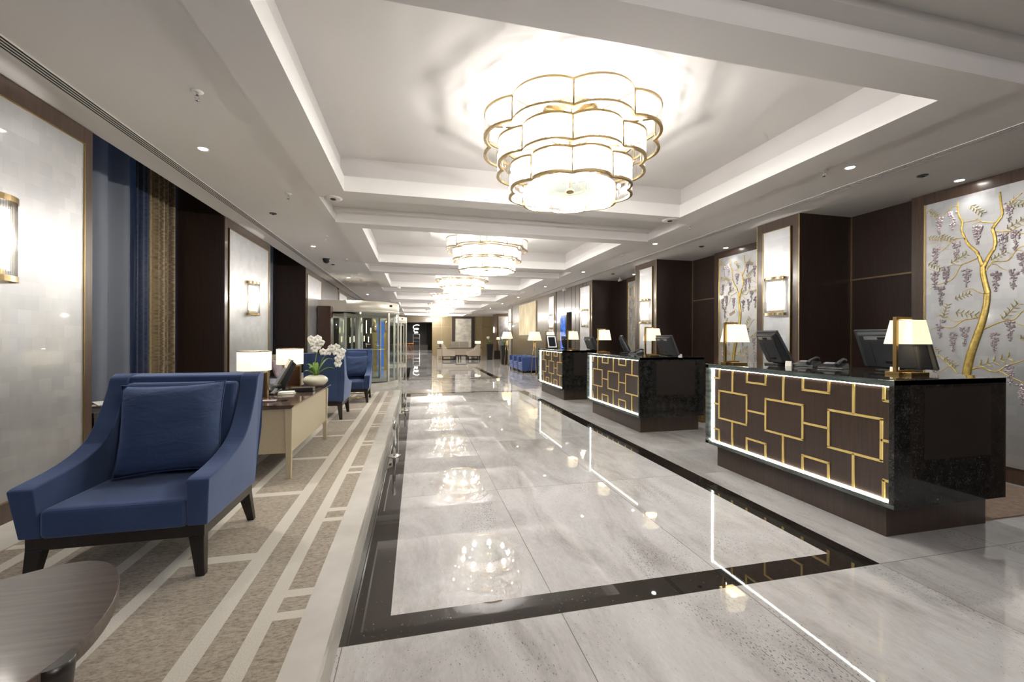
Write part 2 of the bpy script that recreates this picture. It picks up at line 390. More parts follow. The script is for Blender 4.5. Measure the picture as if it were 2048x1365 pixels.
# ------------------------------------------------------------------ lights
def point(loc, e, col=(1, 0.965, 0.925), r=0.06, name='lamp'):
    d = bpy.data.lights.new(name, 'POINT'); d.energy = e; d.color = col; d.shadow_soft_size = r
    o = bpy.data.objects.new(name, d); COL.objects.link(o); o.location = loc; return o
def spot(loc, e, ang=95, col=(1, 0.965, 0.92), blend=0.7):
    d = bpy.data.lights.new('downlight_or_fill_beam', 'SPOT'); d.energy = e; d.color = col; d.spot_size = math.radians(ang); d.spot_blend = blend; d.shadow_soft_size = 0.04
    o = bpy.data.objects.new('downlight_or_fill_beam', d); COL.objects.link(o); o.location = loc; return o

# ================================================================== SETTING
bm = B(); box(bm, -8, 9, -4, 52, -0.2, 0.0); struct('floor', bm, M_floor)
# raised platform : carpet, marble border, riser
bm = B(); box(bm, -3.5, -0.336, -4, 9.72, 0.0, 0.196); pf = struct('floor_platform', bm, M_riser)
bm = B(); box(bm, -2.245, -0.470, -4, 9.55, 0.196, 0.2); cp = obj('carpet', bm, M_carpet)
tag(cp, 'brown carpet with cream geometric lines along the raised lounge', 'carpet')
bm = B(); box(bm, -0.470, -0.333, -4, 9.72, 0.15, 0.2); box(bm, -2.245, -0.47, 9.55, 9.72, 0.15, 0.2); struct('trim_1', bm, M_border)
bm = B(); box(bm, -3.5, -2.245, -4, 9.72, 0.196, 0.2); struct('floor_lounge_marble', bm, M_border)

# ceiling -----------------------------------------------------------
CX0, CX1 = -1.12, 3.81
PITCH = 4.45
YS = [1.83+PITCH*k for k in range(-1, 7)]
Pz = 3.03
def tread(bm, x0, x1, y0, y1, z):       # horizontal face
    quad(bm, (x0, y0, z), (x1, y0, z), (x1, y1, z), (x0, y1, z))
def wallx(bm, x, y0, y1, z0, z1): quad(bm, (x, y0, z0), (x, y1, z0), (x, y1, z1), (x, y0, z1))
def wally(bm, y, x0, x1, z0, z1): quad(bm, (x0, y, z0), (x1, y, z0), (x1, y, z1), (x0, y, z1))
bm = B()
yend = 34.0
tread(bm, -2.56, -1.25, -4, yend, H); tread(bm, 3.87, 9, -4, yend, H)
for y0 in YS:
    pe = y0+3.35
    ox0, ox1, oy0, oy1 = -0.79, 3.46, y0+0.26, y0+3.09
    # panel with opening
    tread(bm, CX0, ox0, y0, pe, Pz); tread(bm, ox1, CX1, y0, pe, Pz); tread(bm, ox0, ox1, y0, oy0, Pz); tread(bm, ox0, ox1, oy1, pe, Pz)
    # small upstand from panel to side ceiling
    for (xa, xb) in ((-1.25, CX0), (CX1, 3.87)):
        tread(bm, xa, xb, y0, pe, H)
    wallx(bm, CX0, y0, pe, Pz, H); wallx(bm, CX1, y0, pe, Pz, H)
    # coffer fascias
    def ring(x0, x1, ya, yb, z0, z1):
        wallx(bm, x0, ya, yb, z0, z1); wallx(bm, x1, ya, yb, z0, z1); wally(bm, ya, x0, x1, z0, z1); wally(bm, yb, x0, x1, z0, z1)
    ring(ox0, ox1, oy0, oy1, Pz, 3.20)
    e = 0.05
    tread(bm, ox0-e, ox1+e, oy0-e, oy0, 3.20); tread(bm, ox0-e, ox1+e, oy1, oy1+e, 3.20); tread(bm, ox0-e, ox0, oy0, oy1, 3.20); tread(bm, ox1, ox1+e, oy0, oy1, 3.20)
    ring(ox0-e, ox1+e, oy0-e, oy1+e, 3.20, 3.43)
    tread(bm, ox0-e, ox1+e, oy0-e, oy1+e, 3.43)
    # stepped recess between panels
    ny = y0+PITCH
    wally(bm, pe, CX0, CX1, Pz, 3.163); wally(bm, ny, CX0, CX1, Pz, 3.163)
    wallx(bm, CX0, pe, ny, H, 3.163); wallx(bm, CX1, pe, ny, H, 3.163)
    tread(bm, -1.25, CX0, pe, ny, H); tread(bm, CX1, 3.87, pe, ny, H)
    tread(bm, CX0, CX1, pe, pe+0.11, 3.163); tread(bm, CX0, CX1, ny-0.11, ny, 3.163)
    wally(bm, pe+0.11, CX0, CX1, 3.163, 3.217); wally(bm, ny-0.11, CX0, CX1, 3.163, 3.217)
    wallx(bm, CX0, pe+.11, ny-.11, 3.163, 3.217); wallx(bm, CX1, pe+.11, ny-.11, 3.163, 3.217)
    tread(bm, CX0, CX1, pe+0.11, ny-0.11, 3.217)
for f in bm.faces:      # flat soffits carry the greyer colour, coffers and upstands the white one
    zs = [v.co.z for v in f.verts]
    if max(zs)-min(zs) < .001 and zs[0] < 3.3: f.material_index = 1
    elif min(zs) < 3.04 and abs(max(zs)-3.20) < .001: f.material_index = 2  # lower fascia whiter: the brighter light on it is put into its colour
obj_c = struct('ceiling', bm, [M_ceil, M_plain, simple('lit_fascia_white', (0.88, 0.865, 0.85), 0.8)])
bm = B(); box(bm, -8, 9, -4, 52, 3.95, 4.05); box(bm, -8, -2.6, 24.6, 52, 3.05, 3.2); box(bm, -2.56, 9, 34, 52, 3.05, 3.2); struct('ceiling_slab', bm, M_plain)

# left wall : pillars and bays ---------------------------------------
LX = -2.56
LP = [(-2.2, -0.45), (2.1, 4.02), (6.39, 8.2), (10.65, 12.40), (14.9, 16.7), (19.2, 20.6), (23.3, 50)]
for i, (a_, b_) in enumerate(LP): bm = B(); box(bm, -3.45, LX, a_, b_, 0.0, 3.9); struct('wall_left' if i == 0 else 'wall_left_pillar', bm, M_wood)
bm = B()        # frames of lighter bronze wood on the faces of the pillars
for a_, b_ in LP[1:5]:
    for (ya, yb, za, zb) in ((a_, a_+0.09, PZ, 3.04), (b_-0.09, b_, PZ, 3.04), (a_+.09, b_-.09, 2.915, 3.04), (a_+.09, b_-.09, PZ, 0.34)):
        box(bm, LX, LX+0.012, ya+.001, yb-.001, za, zb)
struct('trim_2', bm, M_wood2)
bm = B(); box(bm, -3.62, -3.45, -4, 12.40, 0, 0.75)       # low window wall
for a_, b_ in LP[:4]: box(bm, -3.62, -3.45, a_, b_, .75, 3.9)
box(bm, -3.62, -3.45, -4, 12.40, 3.6, 3.95)
struct('wall_outer_left', bm, M_taupe)
bm = B(); box(bm, -3.62, 9, -4.2, -4.001, 0, 4); struct('wall_rear', bm, M_taupe)
bm = B(); box(bm, -3.45, LX, -4.0, -2.2, 0, 3.9); struct('wall_left_pillar', bm, M_wood)
for i, (a_, b_) in enumerate(((-0.45, 2.1), (4.02, 6.39), (8.2, 10.65))):
    w = bpy.data.objects.new('window_%d' % (i+1), None); COL.objects.link(w); w['kind'] = 'structure'
    bm = B(); n = 3; s = (b_-a_)/n
    for k in range(n+1): box(bm, -3.56, -3.50, a_+k*s-0.03, a_+k*s+0.03, 0.75, 3.6)
    for z in (0.75, 2.4, 3.54): box(bm, -3.56, -3.50, a_, b_, z, z+0.06)
    obj('window_frame', bm, M_black, w)
    bm = B(); box(bm, -3.535, -3.525, a_, b_, 0.75, 3.6); obj('pane', bm, M_glass, w)
    bm = B(); box(bm, -3.5, -3.30, a_+.001, b_-.001, 0.70, 0.76); obj('window_sill', bm, M_wood2, w)

# right wall : pillars, bays, trims --------------------------------------
RX, RB = 4.88, 5.74
RP = [(-2.12, -1.4), (1.15, 1.83), (4.42, 5.10), (7.72, 8.56)]
for a_, b_ in RP: bm = B(); box(bm, RX, RB-.001, a_, b_, 0, H); struct('wall_right_pillar', bm, M_wood)
bm = B()
box(bm, RB, RB+0.15, -4, 10.96, 0, H)
struct('wall_right', bm, M_wood)
bm = B()            # mid taupe wall with pillar 3, the door niche and pillar 4
box(bm, RX, 6.2, 10.96, 12.55, 0, H); box(bm, RX+.35, 6.2, 12.55, 13.0, 0, H); box(bm, RX, RX+.36, 12.55, 13.0, 2.25, H); box(bm, RX, 6.2, 13.0, 14.95, 0, H)
struct('wall_right_lobby', bm, M_taupe)
bm = B(); box(bm, RX-0.004, RX+0.3, 10.955, 11.0, 0, H); box(bm, RX, RB, 10.945, 10.965, 0, H); struct('wall_right_return', bm, M_wood)
bm = B(); box(bm, RX, 6.2, 14.95, 22.0, 0, H); box(bm, 6.2, 6.4, 21.0, 22.0, 0, H); struct('wall_right_bronze', bm, M_bronze)
bm = B(); box(bm, 1.22, 9, 32.0, 32.2, 0, H); struct('wall_far', bm, M_farwall)
bm = B()
for a_, b_ in RP: # brass corner beads and lighter faces on the pillars
    for y in (a_, b_): box(bm, RX-0.008, RX+0.004, y-0.006, y+0.006, 0, H)
for y in (4.42, 7.72): box(bm, RB-0.012, RB+.002, y-0.014, y-0.002, 0, H)
box(bm, RX-0.006, RX+.004, 10.95, 10.962, 0, H)
for (a_, b_) in ((3.67, 4.41), (6.95, 7.71), (.4, 1.14)):
    box(bm, RB-0.010, RB+.002, a_, b_, 2.185, 2.205)
for y in (17.0-1.4, ): box(bm, RX-.006, RX+.002, y, y+.9, 2.17, 2.20)
box(bm, RX-.006, RX+.002, 19.6, 20.6, 2.17, 2.20); box(bm, RX-.006, RX+.002, 13.15, 13.9, 2.17, 2.20)
# far wall brass grid
for x in (1.9, 5.05, 6.9): box(bm, x-.02, x+.02, 31.98, 32.003, 0, H)
box(bm, 1.22, 2.6, 31.98, 32.003, 2.2, 2.24); box(bm, 4.5, 8.9, 31.98, 32.003, 2.2, 2.24); box(bm, 1.2, 1.235, 31.96, 32.2, 0, H)
struct('trim_3', bm, M_trimbrass)
bm = B()
for (a_, b_) in ((3.655, 3.675), (6.935, 6.955), (.385, .405)): box(bm, RB-0.003, RB+.002, a_, b_, 0, 2.185)
for y in (11.35, 11.62, 11.9, 12.2, 12.52, 13.2, 14.0): box(bm, RX-.003, RX+.002, y, y+.015, 0, H)
box(bm, RX-.002, RX+.002, 14.02, 14.10, 0, H); box(bm, RX-.002, RX+.002, 20.95, 21.02, 0, H)
struct('trim_4', bm, M_darkgap)
bm = B()            # walnut faces of the pillars and mural surrounds
for a_, b_ in RP[1:]:
    w = 0.1
    for (ya, yb, za, zb) in ((a_+.007, a_+w, 0, H-.002), (b_-w, b_-.007, 0, H-.002), (a_+w, b_-w, 2.92, H-.002)): box(bm, RX-0.003, RX+.01, ya, yb, za, zb)
for a_, b_ in ((1.83, 3.66), (5.10, 6.95), (8.56, 10.40)):
    box(bm, RB-0.09, RB, b_-.14, b_, 0, H-.002); box(bm, RB-0.09, RB, a_, b_-.14, 2.92, H-.002); box(bm, RB-0.09, RB, a_, b_-.14, 0, 0.16)
struct('trim_5', bm, M_wood2)
# pillar further down the lobby and lintel over the bar
bm = B(); box(bm, 5.45, 6.55, 28.2, 29.6, 0, H-.01); struct('wall_pillar', bm, M_wood2)
bm = B(); box(bm, -8, 1.22, 32, 32.2, 2.56, H); box(bm, -8, 9, 50, 50.2, 0, 3.2); box(bm, -8.2, -8, 12, 52, 0, 4); box(bm, 9, 9.2, -4, 52, 0, 4); box(bm, 6.4, 9, 21, 21.2, 0, H)
struct('wall_back', bm, M_bronze)
bm = B(); box(bm, -8, -3.45, 12.2, 12.4, 0, 4); box(bm, -8, -2.6, 24.6, 24.8, 0, 4); box(bm, -7.9, -7.7, 12.4, 24.6, 0, 4)
struct('wall_vestibule', bm, M_red)
bm = B(); box(bm, -8, -2.58, 12.4, 24.6, 3.0, 3.1)
box(bm, -2.7, LX, 12.4, 14.9, 2.42, 3.0); box(bm, -2.7, LX, 16.7, 24.6, 2.42, 3.0); struct('ceiling_vestibule', bm, M_taupe)

# ================================================================== CEILING FIXTURES
def chandelier(loc, label):
    t = thing('chandelier', label, 'chandelier', loc, 0, 'tiered chandeliers in the ceiling coffers')
    n = 9; phi0 = math.atan2(-loc[1], -loc[0]) if False else -PI/2-0.33
    def outline(R, seg=12):
        pts = []; d = R*math.cos(PI/n)*0.90; r = None
        c0 = R*0.80
        a_half = PI/n
        # lobe: arc through the cusps, bulging to R
        cusp = R*0.905
        cx_, cy_ = cusp*math.cos(a_half), cusp*math.sin(a_half)
        # circle centre on axis at distance c, radius q: c+q=R ; (cx-c)^2+cy^2=q^2
        c = (cx_**2+cy_**2-R*R)/(2*(cx_-R)); q = R-c
        amax = math.atan2(cy_, cx_-c)
        lobes = []
        for k in range(n):
            th = phi0+(k+0.5)*2*PI/n
            arc = []
            for i in range(seg+1):
                aa = -amax+2*amax*i/seg
                x, y = c+q*math.cos(aa), q*math.sin(aa)
                arc.append((x*math.cos(th)-y*math.sin(th), x*math.sin(th)+y*math.cos(th)))
            lobes.append(arc)
        return lobes
    tiers = [(0.80, 3.09, 3.28), (0.675, 2.89, 3.085), (0.56, 2.69, 2.885)]
    for R, z0, z1 in tiers:
        lb = outline(R)
        path = [p for arc in lb for p in arc[:-1]]
        for z, w in ((z0, 0.026), (z1, 0.018)):
            bm = B(); m = len(path)
            rad = [(math.hypot(*p)) for p in path]
            vs = []
            for p, r in zip(path, rad):
                s0, s1 = (r-w*0.75)/r, (r+0.004)/r
                vs.append([bm.verts.new((p[0]*s, p[1]*s, zz)) for s, zz in ((s0, z-.009), (s1, z-.009), (s1, z+.009), (s0, z+.009))])
            for i in range(m):
                A, C = vs[i], vs[(i+1) % m]
                for k in range(4): bm.faces.new((A[k], C[k], C[(k+1) % 4], A[(k+1) % 4]))
            obj('rim', bm, M_brass, t)
        for arc in lb:
            # row of upright glass rods, drawn as a fluted sheet
            bm = B(); prev = None
            L = [0]
            for a_, b_ in zip(arc, arc[1:]): L.append(L[-1]+math.hypot(b_[0]-a_[0], b_[1]-a_[1]))
            nr = round(L[-1]/0.0155); m = nr*4
            for i in range(m+1):
                s = L[-1]*i/m; j = max(0, min(len(arc)-2, next((q for q in range(len(L)-1) if L[q+1] >= s-1e-9), len(arc)-2)))
                f = (s-L[j])/(L[j+1]-L[j]); x = arc[j][0]*(1-f)+arc[j+1][0]*f; y = arc[j][1]*(1-f)+arc[j+1][1]*f
                r = math.hypot(x, y); bul = (0, .0045, .006, .0045)[i % 4]-0.008
                x *= (r+bul)/r; y *= (r+bul)/r
                cur = (bm.verts.new((x, y, z0+.009)), bm.verts.new((x, y, z1-.009)))
                if prev:
                    f_ = bm.faces.new((prev[0], cur[0], cur[1], prev[1])); f_.smooth = True
                prev = cur
            obj('glass_panel', bm, M_rod, t)
        for arc in lb:
            bm = B(); tube(bm, [(arc[0][0], arc[0][1], z0), (arc[0][0], arc[0][1], z1)], 0.0065, 6); obj('upright', bm, M_brass, t)
        bm = B()
        for k in range(n):
            th = phi0+k*2*PI/n
            bx = R*0.9
            tube(bm, [(0, 0, z1-.01), (bx*math.cos(th), bx*math.sin(th), z1-.01)], 0.009, 6)
        lathe(bm, [(0.0, z1-.03), (0.11, z1-.03), (0.11, z1+.0), (0.03, z1+.02)], seg=20)
        obj('spoke_frame', bm, M_brass, t)
        for k in range(n):
            th = phi0+(k+.5)*2*PI/n; q = R*0.80
            bm = B(); ball(bm, (q*math.cos(th), q*math.sin(th), z0+.085), 0.016, sz=1.4, u=8, v=6); obj('bulb', bm, M_bulb, t)
    bm = B(); lathe(bm, [(0.03, 2.716), (0.40, 2.725), (0.40, 2.733), (0.03, 2.726)], seg=40, cap=False); obj('glass_disc', bm, M_frost, t)
    bm = B(); lathe(bm, [(0.001, 2.700), (0.035, 2.703), (0.032, 2.74), (0.012, 2.75), (0.012, 3.40), (0.25, 3.405), (0.25, 3.43)], seg=24); obj('stem', bm, M_brass, t)
    return t
ordn = ['nearest', 'second', 'third', 'fourth', 'fifth', 'farthest']
lab = ['largest three-tier glass rod chandelier with brass rims, hanging nearest in the first coffer',
       'glass rod chandelier in the second ceiling coffer, behind the largest one',
       'glass rod chandelier in the third ceiling coffer along the hall',
       'glass rod chandelier in the fourth ceiling coffer along the hall',
       'small distant glass rod chandelier in the fifth ceiling coffer',
       'smallest and most distant glass rod chandelier, in front of the far wall']
ch0 = chandelier((1.34, 3.5, 0), lab[0])
CHY = [3.5+4.48*k for k in range(6)]
for i, y in enumerate(CHY):
    if i: dup(ch0, (1.34, y, 0), lab[i])
def chlight(y, k=1.0):
    for j in range(9):
        a_ = -PI/2-0.33+(j+.5)*2*PI/9
        point((1.34+0.448*math.cos(a_), y+0.448*math.sin(a_), 2.825), 13.5*k, r=0.035)
for i, y in enumerate(CHY): chlight(y)
chlight(-0.98, 0.42); chlight(CHY[-1]+4.48, .8)  # first set: unseen fill added behind the camera, no chandelier hangs there

def downlight(loc, label):
    t = thing('downlight', label, 'ceiling light', loc, 0, 'recessed downlights')
    bm = B(); lathe(bm, [(0.032, 0.0), (0.045, -0.006), (0.047, 0.0)], seg=24, cap=False); obj('trim_ring', bm, M_white, t)
    bm = B(); lathe(bm, [(0.001, -0.003), (0.034, -0.003), (0.034, 0.0)], seg=20); obj('lens', bm, M_down, t)
    return t
dl_L = [4.156, 8.154, 12.2, 16.8, 20.8]
dl_R = [3.139, 6.465, 9.65, 12.75, 16.4, 19.6, 22.9]
dl_W = [3.127, 6.444, 9.695]
d0 = None
whereL = ['above the blue armchair and curtains', 'second along the lounge ceiling, near the dome camera', 'third along the lounge ceiling', 'fourth along the lounge ceiling, before the revolving door', 'fifth along the lounge ceiling']
whereR = ['above the front reception desk, beside the long coffer', 'above the middle reception desk', 'above the back reception desk', 'past the back desk on the ceiling beside the third coffer', 'above the floor lamps on the right ceiling', 'far along the ceiling beside the gold picture', 'farthest of the right row of downlights']
for row, x, wh in ((dl_L, -1.83, whereL), (dl_R, 4.06, whereR)):
    for y, w in zip(row, wh):
        lb = 'small round recessed downlight, lit, '+w
        if d0 is None: d0 = downlight((x, y, H), lb)
        else: dup(d0, (x, y, H), lb)
        spot((x, y, H-0.03), 46)
for y, w in zip(dl_W, ('in front of the nearest wisteria mural', 'in front of the second wisteria mural', 'by the third mural behind the middle pillar')):
    dup(d0, (5.48, y, H), 'small round recessed downlight, lit, '+w); spot((5.48, y, H-0.03), 7, 110)
def sprinkler(loc, label):
    t = thing('sprinkler', label, 'sprinkler', loc, 0, 'ceiling sprinklers')
    bm = B(); lathe(bm, [(0.036, 0), (0.034, -0.005), (0.008, -0.008)], seg=16); obj('escutcheon', bm, M_white, t)
    bm = B(); lathe(bm, [(0.007, -0.007), (0.007, -0.03)], seg=10); obj('nozzle', bm, M_chrome, t)
    bm = B(); tube(bm, [(0.010, 0, -.028), (0.013, 0, -.045), (0.002, 0, -.058)], 0.0025, 5); tube(bm, [(-0.010, 0, -.028), (-0.013, 0, -.045), (-.002, 0, -.058)], 0.0025, 5)
    lathe(bm, [(0.001, -.062), (0.014, -.062), (0.014, -.058), (0.001, -.057)], seg=12); obj('deflector', bm, M_chrome, t)
    return t
s0 = None
ordw = ['nearest', 'second', 'third', 'fourth', 'fifth', 'sixth', 'seventh']
for x, y0, side in ((-1.44, 3.19, 'lounge side'), (3.88, 3.25, 'reception side')):
    for k in range(7):
        lb = '%s sprinkler head of the row on the %s ceiling' % (ordw[k], side)
        loc = (x, y0+2.035*k, H)
        if s0 is None: s0 = sprinkler(loc, lb)
        else: dup(s0, loc, lb)
def vent(loc, label, mat, grp, name='ceiling_sensor', r=0.045):
    t = thing(name, label, 'detector', loc, 0, grp)
    bm = B(); lathe(bm, [(r, 0), (r, -0.006), (r*.75, -0.012)], seg=20); obj('cover', bm, mat, t)
    bm = B(); lathe(bm, [(r*.35, -0.010), (r*.3, -0.02)], seg=12); obj('sensor_eye', bm, M_black, t)
    return t
v0 = vent((-1.868, 6.108, H), 'dark round ceiling fitting above the second lounge pillar', M_grey, 'dark round ceiling fittings')
for loc, lb in (((-1.842, 10.065, H), 'dark round ceiling fitting farther along the lounge, beyond the dome camera'), ((4.956, 3.119, H), 'dark round ceiling fitting beside the slot grille above the front desk'),
                ((4.973, 6.446, H), 'dark round ceiling fitting beside the slot grille above the middle desk'), ((4.917, 9.751, H), 'dark round ceiling fitting beside the slot grille above the back desk')): dup(v0, loc, lb)
v1 = vent((-0.95, 5.2, Pz), 'thin white round speaker cover at the corner of the first coffer, lounge side', M_plain, 'white round ceiling covers', 'ceiling_speaker', 0.10)
dup(v1, (3.40, 5.06, Pz), 'thin white round speaker cover at the corner of the first coffer, reception side')
bm = B(); lathe(bm, [(0.075, 0), (0.075, -0.02), (0.07, -0.03), (0.055, -0.075), (0.02, -0.095), (0.001, -0.098)], seg=24)
o = obj('dome_camera', bm, M_black, loc=(-1.85, 9.39, H)); tag(o, 'black dome security camera on the lounge ceiling', 'camera')
def cctv(loc, rz, label):
    t = thing('security_camera', label, 'camera', loc, rz, 'small white security cameras')
    bm = B(); tube(bm, [(0, 0, 0), (0, 0, -0.06)], 0.012); tube(bm, [(-.05, 0, -.07), (.06, 0, -.09)], 0.028, 10); obj('housing', bm, M_white, t)
    bm = B(); tube(bm, [(.06, 0, -.09), (.065, 0, -.091)], 0.024, 10); obj('lens', bm, M_black, t)
    return t
c0 = cctv((5.4, 10.3, H), PI, 'small security camera at the ceiling corner behind the middle pillar')
dup(c0, (4.75, 12.85, H), 'small security camera on the ceiling above the taupe lobby wall')
dup(c0, (-0.53, 13.6, H), 'white security camera beside the nearer revolving door drum')
def grille(x, label):
    t = thing('air_grille', label, 'air grille', (x, 0, H), 0, 'long slot air grilles')
    bm = B()
    for k in range(5): box(bm, -0.048+k*0.024-.0035, -0.048+k*0.024+.0035, -2, 20.5, -0.006, 0.004)
    obj('blade', bm, M_plain, t)
    bm = B(); box(bm, -0.048, 0.048, -2, 20.5, -0.0016, -0.0006); obj('slot', bm, M_darkgap, t)
    return t
grille(-2.27, 'long black slotted air grille along the lounge ceiling')
grille(4.53, 'long thin slotted air grille along the reception ceiling')

# ================================================================== WALL LIGHTS AND PANELS
def sconce(loc, rz, label, grp='half-round glass rod wall lights'):
    # local: wall plane x=0, light bulges to +x
    t = thing('wall_sconce', label, 'wall light', loc, rz, grp)
    R, D, h = 0.165, 0.115, 0.265
    def arc(k, m=24): a_ = -PI/2+PI*k/m; return (D*math.cos(a_), R*math.sin(a_))
    for z in (h-.018, -h+.018):
        bm = B(); prev = None
        for k in range(25):
            x, y = arc(k); cur = [bm.verts.new(p) for p in ((x+.006, y*1.03, z-.018), (x+.006, y*1.03, z+.018), (x*.95, y*.97, z+.018), (x*.95, y*.97, z-.018))]
            if prev:
                for i in range(4): bm.faces.new((prev[i], cur[i], cur[(i+1) % 4], prev[(i+1) % 4]))
            else: bm.faces.new(cur)
            prev = cur
        bm.faces.new(prev); obj('brass_band', bm, M_brass, t)
    bm = B(); prev = None; m = 128
    for k in range(m+1):
        a_ = -PI/2+PI*k/m; s = 0.955+(0, .03, .04, .03)[k % 4]
        x, y = D*math.cos(a_)*s+.002, R*math.sin(a_)*s
        cur = (bm.verts.new((x, y, -h+.02)), bm.verts.new((x, y, h-.02)))
        if prev:
            f = bm.faces.new((prev[0], cur[0], cur[1], prev[1])); f.smooth = True
        prev = cur
    obj('glass_rods', bm, M_rods, t)
    bm = B(); prev = None
    for k in range(25):
        x, y = arc(k); cur = [bm.verts.new((x*.60+.012, y*.80, z)) for z in (-.19, .19)]
        if prev:
            f = bm.faces.new((prev[0], cur[0], cur[1], prev[1])); f.smooth = True
        prev = cur
    obj('lamp_diffuser', bm, M_tubelamp, t)
    bm = B(); box(bm, 0.0, 0.012, -.12, .12, -h*.8, h*.8); obj('backplate', bm, M_brass, t)
    return t
s_lab = ['glass rod wall sconce on the nearest silver panel beside the blue curtain', 'glass rod wall sconce on the lounge pillar behind the drum lamps', 'glass rod wall sconce on the lounge pillar beside the revolving door']
sc0 = None
for y, lb in zip((3.15, 7.30), s_lab):
    if sc0 is None: sc0 = sconce((LX+.014, y, 2.0), 0, lb)
    else: dup(sc0, (LX+.014, y, 2.0), lb)
    point((LX+.106, y, 2.0), 8.5, r=0.03)
s_lab = ['glass rod wall sconce on the nearest reception pillar, behind the first desk', 'glass rod wall sconce on the middle reception pillar, behind the second desk', 'glass rod wall sconce at the start of the taupe wall, behind the third desk',
         'glass rod wall sconce on the pillar strip beside the gold picture', 'glass rod wall sconce at the far end of the bronze wall']
for y, lb in zip((4.76, 8.12, 11.4, 14.5, 21.4), s_lab):
    dup(sc0, (RX-.012, y, 1.985), lb, PI); point((RX-.104, y, 2.0), 7.5 if y < 14 else 4, r=0.03)
dup(sc0, (5.43, 28.9, 1.95), 'distant glass rod wall sconce on the far lobby pillar', PI)

def panel(x, y0, y1, z0, z1, sgn, label, grp):
    t = thing('silver_wall_panel', label, 'wall panel', (x, (y0+y1)/2, z0), 0, grp)
    w = (y1-y0)/2; h = z1-z0
    bm = B(); box(bm, -0.004, 0.004, -w, w, 0, h); obj('silver_sheet', bm, M_leaf, t, loc=(sgn*.006, 0, 0))
    bm = B(); e = 0.008
    for (a_, b_, c, d) in ((-w-e, -w, -e, h+e), (w, w+e, -e, h+e), (-w, w, -e, 0), (-w, w, h, h+e)): box(bm, -0.012, 0.012, a_, b_, c, d)
    obj('brass_frame', bm, M_brassdark, t, loc=(sgn*.006, 0, 0)); return t
g = 'silver leaf panels with brass edging on the lounge pillars'
panel(LX+.006, 2.3, 3.92, 0.34, 2.905, 1, 'large silver leaf wall panel with brass edging nearest the blue armchair', g)
panel(LX+.006, 6.52, 8.08, 0.34, 2.905, 1, 'silver leaf wall panel on the lounge pillar behind the cream writing desk', g)
panel(LX+.006, 10.78, 12.28, 0.34, 2.905, 1, 'silver leaf wall panel on the pillar beside the revolving door', g)
panel(LX+.006, 15.0, 16.6, 0.34, 2.905, 1, 'distant silver leaf wall panel seen above the revolving door', g)
g = 'narrow silver leaf panels on the reception pillars'
panel(RX-.006, 4.54, 4.98, 0.02, 2.905, -1, 'narrow silver leaf panel on the nearest reception pillar', g)
panel(RX-.006, 7.86, 8.36, 0.02, 2.915, -1, 'narrow silver leaf panel on the middle reception pillar', g)
panel(RX-.006, 11.08, 11.80, 0.02, 2.915, -1, 'narrow silver leaf panel at the start of the taupe lobby wall', g)
panel(RX-.006, 14.25, 14.85, 0.02, 2.915, -1, 'narrow silver leaf strip beside the gold picture', g)
panel(RX-.006, 21.1, 21.8, 0.02, 2.915, -1, 'narrow silver leaf strip at the far end of the bronze wall', g)
